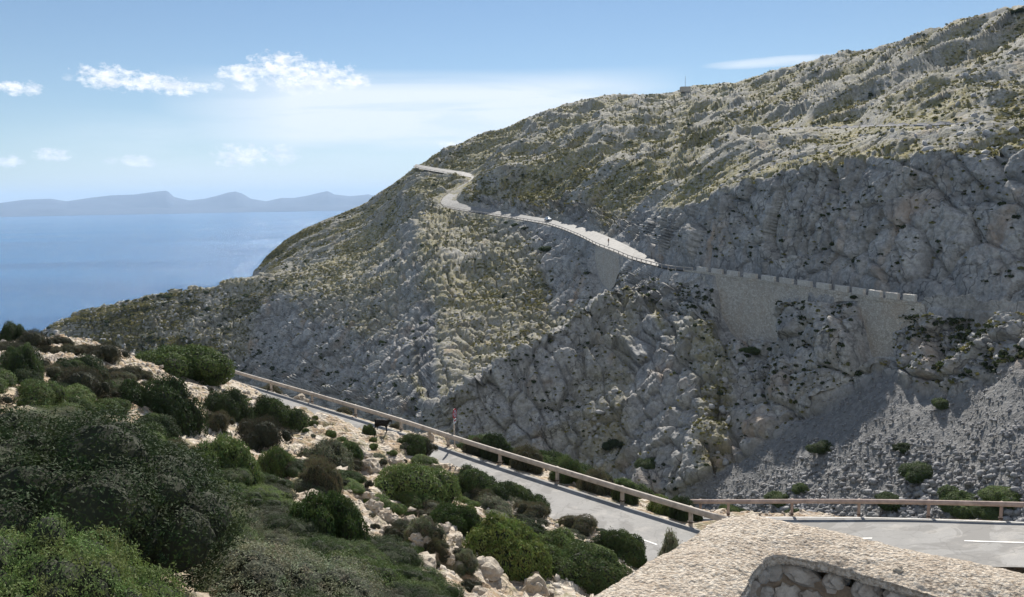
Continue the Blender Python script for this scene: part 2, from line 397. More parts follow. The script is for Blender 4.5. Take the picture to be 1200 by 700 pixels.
def H(r, z): return (None, r, z)
far = {
 -200: [H(330,-160)] + [H(380 + 8 * i, -160) for i in range(7)] + [H(450,-165), H(500,-170), H(550,-175), H(600,-180), H(660,-201), H(700,-230)],
 -70: [H(340,-155), H(380,-155), H(388,-155), H(394,-154), H(400,-153), H(408,-152), H(414,-152), H(420,-153), H(450,-160), H(500,-170), H(550,-175), H(600,-180), H(660,-201), H(700,-230)],
 0: [H(350,-140), H(382,-125), H(390,-120), H(396,-114), H(402,-109), H(409,-104), H(416,-101), H(421,-102), H(440,-130), H(480,-160), H(520,-170), H(560,-178), H(660,-201), H(700,-230)],
 30: [H(353,-125), H(384,-98), H(390,-93), H(396,-90), H(403,-86), H(410,-83), H(416,-80), H(421,-81), H(438,-112), H(478,-150), H(510,-170), H(550,-178), H(660,-201), H(700,-230)],
 55: [H(355,-115), (405,385), (400,390), (395,397), (391,404), (388,410), (386,416), (386,420), H(438,-105), H(475,-140), H(505,-165), H(545,-178), H(660,-201), H(700,-230)],
 100: [H(355,-105), (410,383), (398,390), (388,396), (380,403), (373,410), (368,416), (368,421), H(440,-90), H(470,-130), H(500,-160), H(540,-178), H(660,-201), H(700,-230)],
 200: [H(350,-100), (425,372), (405,382), (390,390), (372,400), (358,408), (347,416), (346.5,422), H(440,-75), H(480,-110), H(520,-150), H(560,-175), H(660,-201), H(700,-230)],
 270: [H(344,-96), (437,360), (413,370), (397,378), (372,391), (353,402), (336,412), (335,418), H(435,-68), H(470,-85), H(495,-90), H(510,-88), H(560,-136), H(700,-220)],
 292: [H(338,-95), (440,353), (415,365), (398,373), (372,387), (350,400), (331,412), (330,418), H(430,-60), H(458,-58), H(482,-54), (327,505), H(560,-106), H(700,-190)],
 315: [H(325,-92), (446,338), (418,352), (400,362), (373,378), (348,394), (327,411), (326,417), H(432,-55), (324,462), (310,490), (297,512), H(570,-76), H(700,-160)],
 350: [H(300,-88), (455,297), (425,313), (405,326), (375,346), (345,374), (318,410), (316,415), H(435,-48), (312,470), (292,500), (272,522), H(580,-51), H(720,-120)],
 430: [H(240,-78), (475,240), (445,252), (425,262), (390,285), (340,332), (292,405), (289,412), H(428,-30), (283,452), (260,500), (237,538), H(600,-36), H(760,-100)],
 470: [H(205,-68), (486,208), (462,221), (440,235), (400,257), (338,304), (275,385), (271,394), H(410,-18), (252,440), (228,492), (208,528), H(590,-1), H(760,-90)],
 495: [H(180,-62), (492,190), (470,204), (440,220), (400,243), (330,292), (258,370), (254,380), (248,395), (235,430), (204,496), (190,528), H(590,-6), H(760,-90)],
 508: [H(172,-60), (499,166), (484,162), H(183,-58), (474,196), (338,278), (250,383), (245,393), (240,405), (228,436), (203,496), (184,538), H(600,4), H(760,-80)],
 521: [H(168,-60), (499,162), (471,160), H(185,-56), (466,198), (335,274), (243,396), (235,408), (232,413), (221,440), (202.5,492), (177,548), H(610,4), H(760,-80)],
 560: [H(160,-58), (520,157), (440,162), H(190,-51), (434,212), (328,285), (250,372), (243.5,384), (234,392), (214,440), (205,468), (162,560), H(620,14), H(760,-60)],
 600: [H(152,-57), (532,151), (414,164), H(198,-46), (408,224), (325,281), (256,340), (250,352), (231,366), (206,404), (176,480), (145,580), H(640,29), H(780,-40)],
 641: [H(147,-56), (550,147), (389,168), H(203,-41), (383,238), (318,273), (263,305), (257,318), (241,336), (205,370), (166,480), (130,600), H(660,44), H(800,-20)],
 700: [H(142,-55), (564,141), (350,178), H(208,-34), (346,232), (316,237), (288,240), (273,262), (246,284), (198,330), (154,470), (117,640), H(700,54), H(840,0)],
 722: [H(140,-54), (567,139), (335,183), H(208,-27), (341,219), (315,223), (296,225), (281,246), (253,267), (198,315), (152,460), (115,650), H(710,56), H(850,0)],
 740: [H(138,-54), (570,137), (322,188), H(198,-22), H(204,-20), H(208,-18), (304,212), (291,228), (259,249), (200,300), (150,450), (116,660), H(720,56), H(860,0)],
 780: [H(132,-53), (574,129), (400,160), (365,170), (345,176), (330,181), (315,185), (311.5,193), (250,206), (208,270), (153,430), (112,660), H(720,58), H(860,0)],
 820: [H(120,-50), (564,123), (420,150), (375,160), (350,164), (334,167), (319,170), (317,176), (238,185), (200,250), (148,415), (104,655), H(720,64), H(860,10)],
 860: [H(110,-47), (541,127), (410,152), (385,157), (362,159.5), (340,160), (324.5,160), (322,166), (222,173), (188,235), (142,400), (99,640), H(700,64), H(860,10)],
 900: [H(103,-44), (515,124), (408,145), (385,149.5), (362,151), (345,151), (330.5,150), (328,156), (208,164), (184,225), (136,380), (87,600), H(680,68), H(860,20)],
 940: [H(98,-41), (487,124), (420,131), (385,135), (362,138), (348,138.5), (336.5,139), (334,145), (200,156), (170,215), (130,360), (78,560), H(640,68), H(860,20)],
 1000: [H(92,-39), (450,121), (415,123), (385,126), (365,128.5), (353,129.5), (345.5,130), (343,136), (190,148), (166,200), (120,325), (66,510), H(600,70), H(860,20)],
 1040: [H(88,-37), (427,118), (410,120), (390,121.5), (375,122.2), (362,122.4), (352,122), (349.5,128), (186,140), (154,190), (110,300), (58,480), H(580,70), H(860,20)],
 1075: [H(84,-35.5), (452,110), (415,114.5), (395,116.5), (378,117.5), (366,118), (356,118), (353,124), (181,136), (150,184), (102,280), (48,450), H(560,72), H(860,20)],
 1120: [H(80,-34), (462,104), (425,108), (400,110), (381,111.5), (368,112.4), (360,113), (357,119), (177,132), (147,178), (95,260), (30,410), H(520,79), H(860,30)],
 1200: [H(74,-31), (415,98.5), (400,101), (388,103), (378,104.5), (371,105.5), (366,106), (363,112), (172,126), (144,172), (85,240), (12,360), H(480,84), H(860,40)],
 1400: [H(64,-27), (420,88), (405,91), (397,93), (388,94.5), (381,95.5), (378,96), (374,102), (180,116), (140,160), (65,220), (-70,330), H(450,114), H(860,60)],
}
SUBF = [95, 150, 44, 70, 120, 60, 12, 125, 80, 85, 75, 10, 6]
X, Y, Z, VV, gx, az = loft(far, 14, SUBF, -120, 1330, 1.2)
nv, nu = X.shape
nrm = grid_normals(smoothgrid(X, 6), smoothgrid(Y, 6), smoothgrid(Z, 6))
if nrm[nv // 2, nu // 2, 1] > 0: nrm = -nrm
Rr = np.hypot(X, Y)
V0 = np.stack([X, Y, Z], -1).reshape(-1, 3)
V2 = np.repeat(VV, nu); PXg = np.tile(gx, nv)
def sstep(a, b, x):
    t = np.clip((x - a) / (b - a), 0, 1); return t * t * (3 - 2 * t)

# far road, outer (valley) and inner edges, from the lower right up to the saddle
RO = [(1330,375,99),(1200,366,106),(1120,360,113),(1075,356,118),(1040,352,122),(1000,345.5,130),(940,336.5,139),(900,330.5,150),(860,324.5,160),(820,319,170),(780,315,185),(740,304,212),(722,296,225),(700,288,240),(680,277.5,262),(660,269,284),(641,263,305),(600,256,340),(560,250,372),(535,246,388),(521,243,396),(516,238,406),(519,232,418),(527,226,430),(540,217.5,444),(551,211,455),(553,208.5,462),(545,206.8,466),(530,204.5,476),(508,201,492),(492,198,504),(484,195.5,516)]
RI = [(1330,371,105),(1200,363,112),(1120,357,119),(1075,353,124),(1040,349.5,128),(1000,343,136),(940,334,145),(900,328,156),(860,322,166),(820,317,176),(780,311.5,193),(745,293,224),(727,284,242),(706,275,258),(688,268,276),(668,262.5,294),(645,257.5,313),(603,250.5,348),(565,244.5,380),(548,241,391),(538,238,398),(534,234,408),(536,228,420),(543,222,434),(556,215,449),(570,207.5,466),(560,203.8,476),(547,202,482),(533,200.3,488),(511,197,502),(495,194,514),(487,192.5,524)]
def resample(L, n):
    L = np.array([P(*a) for a in L]); d = np.r_[0, np.cumsum(np.linalg.norm(np.diff(L, axis=0), axis=1))]
    t = np.linspace(0, d[-1], n); return np.stack([np.interp(t, d, L[:, i]) for i in range(3)], 1)
# same parameter for both edges (control points correspond)
def ribbon_edges(A, B, per=10):
    A = np.array([P(*a) for a in A]); B = np.array([P(*a) for a in B])
    t = np.arange(len(A)); tt = np.linspace(0, len(A) - 1, (len(A) - 1) * per + 1)
    a = np.stack([np.interp(tt, t, A[:, i]) for i in range(3)], 1); b = np.stack([np.interp(tt, t, B[:, i]) for i in range(3)], 1)
    ker = np.hanning(9); ker /= ker.sum()
    for q in (a, b):
        for i in range(3): q[:, i] = np.convolve(np.pad(q[:, i], 4, mode='edge'), ker, 'valid')
    return a, b
fa, fb = ribbon_edges(RO, RI)
fc = (fa + fb) / 2; fw = np.linalg.norm((fb - fa)[:, :2], axis=1) / 2

def nearest_road(pts, C, W):
    """signed gap to the road border (metres in plan) and the road height there"""
    best = np.full(len(pts), 1e9); zz = np.zeros(len(pts))
    for i in range(0, len(C), 1):
        d = np.hypot(pts[:, 0] - C[i, 0], pts[:, 1] - C[i, 1]) - W[i]
        m = d < best; best[m] = d[m]; zz[m] = C[i, 2]
    return best, zz
# road proximity by azimuth-local search, only vertices whose distance from the camera is in the road's range
gap = np.full(len(V0), 99.0); gph = gap.copy(); rz = np.zeros(len(V0))
cand = np.where((V2 > 4.5) & (V2 < 10.6))[0]
_h = np.minimum(3.3, fw)
# dense centreline samples
den = np.linspace(0, len(fc) - 1, 1400)
C2 = np.stack([np.interp(den, np.arange(len(fc)), fc[:, i]) for i in range(3)], 1)
EDG = []
for q in (0.0, .17, .33, .5, .67, .83, 1.0):
    E = fa * (1 - q) + fb * q
    EDG.append(np.stack([np.interp(den, np.arange(len(fc)), E[:, i]) for i in range(3)], 1))
EDG = np.concatenate(EDG)
from mathutils.kdtree import KDTree
kd = KDTree(len(EDG))
for i, e in enumerate(EDG): kd.insert((e[0], e[1], 0), i)
kd.balance()
for i in cand:
    co, j, d = kd.find((V0[i, 0], V0[i, 1], 0))
    gap[i] = math.hypot(d, V0[i, 2] - EDG[j, 2]) if V2[i] > 7 or V2[i] < 6 else d; rz[i] = EDG[j, 2]; gph[i] = d

UPX = [(880,151),(905,150.5),(940,151),(975,150.5),(1005,148.5),(1050,147),(1090,146.5),(1120,147),(1150,144.5),(1200,143),(1260,142),(1325,140)]
UPB = []
for _px, _py in UPX:
    j_ = int(round((_px - gx[0]) / 1.2)); best_ = None
    for i_ in range(nv):
        if VV[i_] < 7.5 or VV[i_] > 10.6: continue
        d_ = np.array([X[i_, j_], Y[i_, j_], Z[i_, j_] - CAMZ]); y_ = 350 - FOC * (d_ @ _U) / (d_ @ _F)
        if best_ is None or abs(y_ - _py) < best_[0]: best_ = (abs(y_ - _py), math.hypot(d_[0], d_[1]))
    UPB.append(P(_px, _py, best_[1]))
UPB = np.array(UPB); _t = np.r_[0, np.cumsum(np.linalg.norm(np.diff(UPB, axis=0), axis=1))]; _tt = np.linspace(0, _t[-1], 400)
UPB = np.stack([np.interp(_tt, _t, UPB[:, i]) for i in range(3)], 1)
for _ in range(200): UPB[1:-1] = (UPB[:-2] + 2 * UPB[1:-1] + UPB[2:]) / 4
kd2 = KDTree(len(UPB))
for i, e in enumerate(UPB): kd2.insert((e[0], e[1], 0), i)
kd2.balance(); ugap = np.full(len(V0), 99.0); uz = np.zeros(len(V0))
for i in np.where((V2 > 8.2) & (V2 < 10.6) & (PXg > 860))[0]:
    co, j, d = kd2.find((V0[i, 0], V0[i, 1], 0)); ugap[i] = d; uz[i] = UPB[j, 2]
Q = V0.copy()
warp = np.stack([fbm(Q / 30, 2, 91), fbm(Q / 30 + 50, 2, 92), fbm(Q / 30 + 90, 2, 93)], 1) * 5
Qw = Q + warp
# bedding: blocks stretched along a direction that climbs to the right
ca, sa = math.cos(R(33)), math.sin(R(33))
B = np.stack([Qw[:, 0] * ca + Qw[:, 2] * sa, Qw[:, 1], -Qw[:, 0] * sa + Qw[:, 2] * ca], 1)
ca2, sa2 = math.cos(R(-68)), math.sin(R(-68))
Cc = np.stack([Qw[:, 0] * ca2 + Qw[:, 2] * sa2, Qw[:, 1], -Qw[:, 0] * sa2 + Qw[:, 2] * ca2], 1)
up = np.clip(nrm.reshape(-1, 3)[:, 2], 0, 1)
steep = sstep(.92, .70, up)
slopeU = sstep(7.8, 8.3, V2)                      # upper mountain side
f0 = ridged(B / np.array([120, 60, 34.0]), 3, 6) - .1
f1, c1 = facets(B / np.array([26, 16, 9.0]), 1)
f2, c2 = facets(B / np.array([9, 6, 3.6]), 2)
g1, k1 = facets(Cc / np.array([13, 6, 4.2]), 3)
g2, k2 = facets(Cc / np.array([4.2, 2.2, 1.6]), 4)
f3, c3 = facets(Qw / np.array([1.7, 1.7, 1.3]), 5)
calm = sstep(760, 715, PXg) * np.where(PXg < 500, sstep(1.2, 1.9, V2), sstep(2.9, 3.3, V2)) * sstep(7.0, 6.2, V2)
bands = ridged(B / np.array([55, 26, 8.5]), 4, 20); flute = ridged(Cc / np.array([18, 5, 3.6]), 4, 24)
disp = slopeU * (f1 * 1.9 + bands * 3.4 + f2 * .9) + (1 - slopeU) * (1 - calm) * (f1 * 2.2 + g1 * 3.4 + flute * 1.7 + g2 * .75) + calm * (f1 * 1.3 + bands * 1.5 + f2 * .7)
disp += f3 * (.20 - .05 * np.maximum(calm, slopeU)) - 2.1 * np.exp(-k1 / .07) * (1 - slopeU) - .5 * np.exp(-c2 / .08) - .4 * np.exp(-k2 / .1)
far_off = sstep(4, 30, gap) * sstep(3, 22, ugap)
disp += fbm(Q / 22, 3, 30) * 1.6 + far_off * (f0 * (6.0 * slopeU + 2.5 * (1 - slopeU)) + fbm(Q / 70, 2, 35) * 3.0)
scree = ((V2 < 1.03) & (PXg > 770)) * sstep(790, 840, PXg) * sstep(1.02, .9, V2)
scree = np.maximum(scree, 0)
disp = disp * (1 - .93 * scree) + scree * fbm(Q / 5, 4, 33) * .7
amp = np.clip(Rr.ravel() / 260, .55, 1.25)
amp *= 1.0
amp *= 1 - .6 * sstep(10.6, 11, V2)
amp *= 1 - .55 * sstep(520, 400, PXg) * sstep(4.4, 5.4, V2)
amp *= .35 + .65 * sstep(1.0, 6, gap)
hard = sstep(.3, 1.8, gap)
# masonry stretches keep the slope behind them plain
def inbox(px0, px1, v0, v1, f=12): return sstep(px0 - f, px0, PXg) * sstep(px1 + f, px1, PXg) * sstep(v0 - .3, v0, V2) * sstep(v1 + .3, v1, V2)
wall_mask = np.maximum(np.maximum(inbox(848, 918, 2.5, 6.2, 9), inbox(1020, 1060, 1.6, 6.2, 7)), inbox(700, 722, 3.7, 6.2, 6))
amp *= hard * (.15 + .85 * sstep(2.5, 11, ugap))
d3 = disp * amp * (1 - wall_mask) - wall_mask * 1.8 * hard
Nn = nrm.reshape(-1, 3)
V1 = V0 + Nn * d3[:, None]
# settle the ground against the road bed
# rough rock lip that hides the road on the far right
lip = sstep(1078, 1095, PXg) * np.exp(-((V2 - 5.86) / .16) ** 2)
V1[:, 2] += lip * (1.5 + .9 * fbm(Q / 2.2, 3, 81))
f = sstep(2.0, .3, gap) * (1 - lip * (V2 < 5.98))
V1[:, 2] = V1[:, 2] * (1 - f) + (rz - .25) * f
f = sstep(4.5, 2.0, ugap); V1[:, 2] = V1[:, 2] * (1 - f) + (uz - .3) * f
veg = sstep(.55, .85, up) * (.45 + .55 * slopeU) + .25
veg = np.clip(veg + .5 * fbm(Q / 18, 3, 44) - .55 * steep * (1 - slopeU), 0, 1) * (1 - scree) * (1 - wall_mask)
# sunlit grassy crest of the long left spur and the dry belt above the lower road
outc = sstep(.22, .55, bands + .35 * fbm(Q / 9, 3, 45)) * (.35 + .65 * slopeU)
veg = veg * (1 - .62 * outc)
veg = np.clip(veg + .15 * np.exp(-((V2 - 5.8) / .5) ** 2) * (PXg < 530), 0, 1)
me = np_mesh('hillside', V1, grid_faces(nv, nu))
attr(me, 'veg', veg); attr(me, 'scree', scree)
hill = link('hillside', me, M['rock_far']); tag(hill, 'steep grey limestone mountainside across the ravine', kind='structure')
farV = V1.reshape(nv, nu, 3)

# ------------------------------------------------------------------ near slope
near = {
 -300: [H(1,-2.0), H(5,-2.8), H(14,-4.2), H(30,-6), H(50,-8), H(56,-9), H(60,-9.6), H(66,-12), H(190,-85), H(350,-158)],
 0: [H(1,-2.0), (700,5.5), (600,11), (480,25), (415,45), (399,54), (394,58), H(64,-12), H(180,-76), H(355,-148)],
 100: [H(1,-2.0), (700,6.5), (600,13), (490,28), (425,48), (407,57), (403,61), H(67,-13.5), H(180,-72), H(358,-115)],
 200: [H(1,-2.0), (700,8), (610,15), (520,28), (455,50), (434,62), (430,66), H(73,-17), H(180,-70), H(356,-106)],
 255: [H(1,-2.0), (700,9), (620,16), (540,29), (462,58), (446,75), (441,81), H(88,-20), H(190,-70), H(350,-101)],
 300: [H(1,-2.0), (700,10), (630,17), (555,31), (474,58), (458,69), (453,75), H(81,-19.5), H(185,-68), H(340,-98)],
 360: [H(1,-2.0), (700,11.5), (635,18.5), (555,33), (484,53), H(56,-17.3), (471,67), H(72,-18.7), H(165,-62), H(300,-92)],
 415: [H(1,-2.0), (700,13), (640,20), (565,33), (501,49.5), H(53.3,-16.75), (487,61), H(65,-18), H(140,-56), H(255,-84)],
 468: [H(1,-2.0), (700,14.5), (645,21), (580,33), (517,46), H(48.2,-16.3), (503,55.5), H(59.5,-17.5), H(110,-46), H(210,-73)],
 523: [H(1,-2.0), (700,16), (650,22), (590,33), (549,40.5), H(42.4,-16.05), (523,50), H(54,-17), H(95,-41), H(172,-64)],
 584: [H(1,-2.0), (700,18), (655,24), (615,31), (580,36.5), H(38.8,-15.95), (543,46.5), H(50.5,-17), H(88,-40), H(158,-61)],
 651: [H(1,-2.0), (700,20), (665,25), (640,29), (610,33.3), H(35.6,-15.9), (564,43.3), H(47,-17), H(85,-41), H(150,-59)],
 727: [H(1,-2.0), (700,22), (680,25), (660,28), (635,31), H(32.6,-15.9), (588,40.3), H(44,-17), H(84,-42), H(143,-57)],
 807: [H(1,-2.2), H(14,-9.5), H(20,-12), H(25,-13.8), H(29,-15.2), H(30.5,-15.9), (614,37.4), H(42,-17), H(78,-40), H(128,-54)],
 860: [H(1,-2.2), H(14,-10), H(20,-12.8), H(26,-14.8), H(30.5,-15.9), H(32,-16.1), (604.5,39.3), H(43,-17.2), H(72,-37), H(115,-51)],
 928: [H(1,-2.2), H(14,-10), H(20,-13.0), H(27,-15.3), H(32,-16.05), H(33.5,-16.15), (604,39.6), H(43,-17.2), H(66,-33), H(104,-46)],
 1070: [H(1,-2.2), H(14,-10), H(20,-12.8), H(27,-15.2), H(32.5,-15.75), H(33.5,-16.2), (606,39.3), H(42.5,-17.3), H(60,-30), H(90,-39)],
 1200: [H(1,-2.2), H(14,-10), H(20,-12.6), H(27,-15), H(32.2,-15.6), H(33.3,-16.2), (610,38.8), H(42,-17.3), H(56,-27), H(80,-34)],
 1500: [H(1,-2.2), H(14,-10), H(20,-12.3), H(27,-15), H(31,-15.5), H(32,-16.2), H(37.5,-16.3), H(41,-17.3), H(52,-24), H(70,-30)],
}
SUBN = [30, 60, 60, 70, 60, 16, 30, 26, 40, 30]
NX, NY, NZ, NVV, ngx, naz = loft(near, 10, SUBN[:9], -260, 1460, 2.0, 12)
mv, mu = NX.shape
nn = grid_normals(NX, NY, NZ)
if nn[100, 300, 2] < 0: nn = -nn
W0 = np.stack([NX, NY, NZ], -1).reshape(-1, 3); WV = np.repeat(NVV, mu); WPX = np.tile(ngx, mv)
wr = np.hypot(W0[:, 0], W0[:, 1])
h1, q1 = facets(W0 / 1.6, 11, .8); h2, q2 = facets(W0 / .6, 12, .8)
dn = fbm(W0 / 3.5, 4, 60) * .45 + h1 * .26 + h2 * .12 + .25 * ridged(W0 / 2.5, 3, 66)
onroad = sstep(4.0, 4.75, WV) * sstep(6.7, 6.15, WV)
leftfree = sstep(300, 230, WPX)                     # no road bed on the far left crest
onroad = onroad * (1 - leftfree)
dn *= np.clip(wr / 14, .12, 1.0) * (1 - onroad)
dn *= 1 + 3.0 * sstep(7.2, 8, WV)
W1 = W0 + nn.reshape(-1, 3) * dn[:, None]
W1[:, 2] -= .06 * onroad
nme = np_mesh('near_slope', W1, grid_faces(mv, mu)); attr(nme, 'ravine', sstep(7.05, 7.5, WV))
nslope = link('ground', nme, M['soil'], smooth=False); tag(nslope, 'stony tan slope below the viewpoint with scattered rocks', kind='structure')

def bvh_of(me):
    n = len(me.vertices); co = np.empty(n * 3, dtype=np.float32); me.vertices.foreach_get('co', co)
    m = len(me.polygons); li = np.empty(m * 4, dtype=np.int32); me.loops.foreach_get('vertex_index', li)
    return BVHTree.FromPolygons(co.reshape(-1, 3).tolist(), li.reshape(-1, 4).tolist())
near_bvh = bvh_of(nme)
O = Vector((0, 0, CAMZ))
def hit_near(px, py):
    l, n_, i, d = near_bvh.ray_cast(O, Vector(pdir(px, py)).normalized()); return l
def drop_near(x, y):
    l, n_, i, d = near_bvh.ray_cast(Vector((x, y, 400)), Vector((0, 0, -1))); return l
def far_at(px, v):
    """surface point on the mountainside by photo column and profile row"""
    j = int(round((px - gx[0]) / 1.2)); i = int(np.argmin(np.abs(VV - v))); return farV[i, max(0, min(nu - 1, j))]
def project(p):
    d = np.asarray(p, dtype=float) - np.array([0, 0, CAMZ]); zf = d @ _F
    return 600 + FOC * (d @ _R) / zf, 350 - FOC * (d @ _U) / zf
FPX, FPY = [], []
_d = V1 - np.array([0, 0, CAMZ]); _zf = _d @ _F
FPX = (600 + FOC * (_d @ _R) / _zf); FPY = (350 - FOC * (_d @ _U) / _zf); FRR = np.hypot(V1[:, 0], V1[:, 1])
# visibility of mountain vertices column by column: seen when no nearer row stands higher in the picture
el = (V1[:, 2] - CAMZ).reshape(nv, nu) / Rr
VIS = (el >= np.maximum.accumulate(el, axis=0) - 2e-4).ravel()
def hit_far(px, py):
    m = np.where((np.abs(FPX - px) < 3) & (np.abs(FPY - py) < 4) & VIS)[0]
    if len(m) == 0: m = np.where((np.abs(FPX - px) < 9) & (np.abs(FPY - py) < 12) & VIS)[0]
    if len(m) == 0: return None
    k_ = m[np.argmin((FPX[m] - px) ** 2 + (FPY[m] - py) ** 2)]
    return V1[k_]

# ------------------------------------------------------------------ sea and the far coast
def mat_sea():
    m, nt, b, o = mat('sea_water'); k = N(nt); g = k.geo()
    b.inputs['Base Color'].default_value = (.012, .055, .13, 1)
    b.inputs['Roughness'].default_value = .22; b.inputs['IOR'].default_value = 1.33; b.inputs['Specular IOR Level'].default_value = .27
    gusts = k.noise(k.map(g, (.0006, .0022, 1)), 1.0, 5, .6)
    c = k.ramp(gusts, [(.35, (.012, .085, .23)), (.65, (.03, .145, .32))]); k.l(c, b.inputs['Base Color'])
    k.l(k.ramp(gusts, [(.35, .10), (.65, .2)]), b.inputs['Roughness'])
    w = k.math('ADD', k.noise(k.map(g, (.05, .09, .1)), 1.0, 6, .65), k.math('MULTIPLY', k.noise(k.map(g, (.25, .4, .1)), 1.0, 4, .6), .8))
    k.l(k.bump(w, 1.0, 3.4), b.inputs['Normal'])
    return m
bm = bmesh.new(); bmesh.ops.create_grid(bm, x_segments=40, y_segments=40, size=33000, matrix=Matrix.Translation((0, 10000, 0)))
sea = link('sea', bm_mesh(bm, 'sea'), mat_sea()); tag(sea, 'calm blue sea with sun glitter', kind='structure')

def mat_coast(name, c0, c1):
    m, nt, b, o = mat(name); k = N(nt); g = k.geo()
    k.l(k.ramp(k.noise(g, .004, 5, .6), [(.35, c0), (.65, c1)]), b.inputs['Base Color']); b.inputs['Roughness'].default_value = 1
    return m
def coast(name, sky, dist, depth, seed, mt):
    pxs = np.array([s[0] for s in sky], float); pys = np.array([s[1] for s in sky], float)
    g = np.arange(pxs[0], pxs[-1], 1.5); py = np.interp(g, pxs, pys)
    top = np.array([P(a, b_, dist) for a, b_ in zip(g, py)])
    az_ = np.arctan2(top[:, 0], top[:, 1]); n = 26; rows = []
    hgt = np.maximum(top[:, 2], 3)
    for i in range(n + 1):
        t = i / n                                        # 0 shore, .55 crest, 1 back
        rr_ = dist - depth + depth * 1.9 * t
        prof = np.sin(min(t / .55, 1) * math.pi / 2) ** 1.3 if t < .55 else math.cos((t - .55) / .45 * math.pi / 2)
        fac = hgt * prof
        q = np.stack([rr_ * np.sin(az_), rr_ * np.cos(az_), fac], 1)
        nz = ridged(q / np.array([900, 900, 4000.0]), 4, seed)
        q[:, 2] += nz * hgt * .22 * prof * (1 - prof) * 2 - 4 * (t < .01) * 5
        rows.append(q)
    V = np.array(rows).reshape(-1, 3)
    o = link(name, np_mesh(name, V, grid_faces(n + 1, len(g))), mt, smooth=True); return o
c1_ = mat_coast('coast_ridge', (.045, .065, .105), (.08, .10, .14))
A_ = [(-260,240),(-150,232),(-60,240),(0,238),(30,234),(60,233),(78,236),(105,232),(130,229),(158,228),(180,225),(194,223.5),(197,224.5),(204,231),(222,235),(240,233),(256,229),(268,225.5),(276,224.5),(284,227),(294,233),(312,236),(330,232),(345,232),(362,229),(376,225.5),(384,224),(392,228),(410,230),(432,228),(460,233),(500,229),(560,234),(620,238),(700,242)]
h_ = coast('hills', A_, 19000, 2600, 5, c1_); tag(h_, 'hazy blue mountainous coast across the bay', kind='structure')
B_ = [(-260,249),(-100,247),(0,246),(60,244),(120,247),(180,243.5),(240,246),(300,243),(340,241),(400,241),(430,240),(520,240),(700,241)]
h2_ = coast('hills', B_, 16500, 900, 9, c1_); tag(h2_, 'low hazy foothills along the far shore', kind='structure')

# ------------------------------------------------------------------ roads
def ribbon(name, a, b, mt, lift=.0, cross=4):
    n = len(a); V = np.concatenate([a * (1 - q / cross) + b * (q / cross) for q in range(cross + 1)]).copy(); V[:, 2] += lift
    F = []
    for q in range(cross):
        i = np.arange(n - 1) + q * n; F.append(np.stack([i, i + 1, i + 1 + n, i + n], 1))
    F = np.concatenate(F)
    me = np_mesh(name, V, F); bm = bmesh.new(); bm.from_mesh(me); bmesh.ops.recalc_face_normals(bm, faces=bm.faces)
    if sum(f_.normal.z for f_ in bm.faces) < 0: bmesh.ops.reverse_faces(bm, faces=bm.faces)
    bm.to_mesh(me); bm.free()
    return link(name, me, mt)
fr = ribbon('road', fa, fb, M['asphalt'], .06); tag(fr, 'pale mountain road climbing across the far slope to the saddle', kind='structure')
fr.data.materials[0] = M['asphalt']

RAIL = [(190,417,100),(255,438,84),(300,452,75),(364,471,66),(415,487,61),(468,503,55.5),(523,523,50),(584,543,46.5),(651,564,43.3),(727,588,40.3),(807,614,37.4),(850,627,35.9)]
RW = np.array([P(*a) for a in RAIL])
def smooth_line(L, n):
    d = np.r_[0, np.cumsum(np.linalg.norm(np.diff(L, axis=0), axis=1))]; t = np.linspace(0, d[-1], n)
    o = np.stack([np.interp(t, d, L[:, i]) for i in range(3)], 1)
    for _ in range(14): o[1:-1] = (o[:-2] + 2 * o[1:-1] + o[2:]) / 4
    return o
RL = smooth_line(RW, 60)
def side(L, off):
    t = np.gradient(L[:, :2], axis=0); t /= np.linalg.norm(t, axis=1, keepdims=True)
    o = L.copy(); o[:, 0] += t[:, 1] * off; o[:, 1] += -t[:, 0] * off; return o
lo = side(RL, .35); li_ = side(RL, 6.0)
ext = lambda q, s: np.concatenate([q, q[-1:] + (q[-1] - q[-2]) / np.linalg.norm(q[-1] - q[-2]) * s * np.array([[1, 1, 0.]])])
lr = ribbon('road', ext(lo, 9.), ext(li_, 5.), M['asphalt'], .03); tag(lr, 'sunlit cracked asphalt road descending behind the long guardrail', kind='structure')
RRO = [(798,603.5,39.8),(860,604.3,39.3),(928,604,39.5),(1010,604.6,39.6),(1070,606,39.3),(1130,608,39.0),(1200,610.5,38.8),(1330,616,38.2),(1440,622,37.6)]
RR_ = smooth_line(np.array([P(*a) for a in RRO]), 50)
ro = side(RR_, .3); ri = side(RR_, 5.7)
rr2 = ribbon('road', ro, ri, M['asphalt'], .06); tag(rr2, 'grey road with dashed centre line below the viewpoint on the right', kind='structure')
def strip(name, L, a0, a1, w0, w1, lift, label):
    d = np.r_[0, np.cumsum(np.linalg.norm(np.diff(L[:, :2], axis=0), axis=1))]
    t = np.linspace(a0, a1, max(3, int((a1 - a0) * 2)))
    c = np.stack([np.interp(t, d, L[:, i]) for i in range(3)], 1)
    o = ribbon(name, side(c, w0), side(c, w1), M['paint'], lift, 1); tag(o, label, kind='structure'); return o
def along(L, px):
    d = np.r_[0, np.cumsum(np.linalg.norm(np.diff(L[:, :2], axis=0), axis=1))]
    xs = np.array([project(q)[0] for q in L]); return float(np.interp(px, xs, d))
rc = side(RR_, 2.95)
for a0, a1 in ((967, 1022), (1130, 1200)):
    strip('lane_marking', rc, along(rc, a0), along(rc, a1), -.06, .06, .075, 'worn white centre dash on the right hand road')
strip('lane_marking', RR_, along(RR_, 802), along(RR_, 1440), .40, .46, .075, 'thin white edge line along the right guardrail')
lc = side(RL, 3.1)
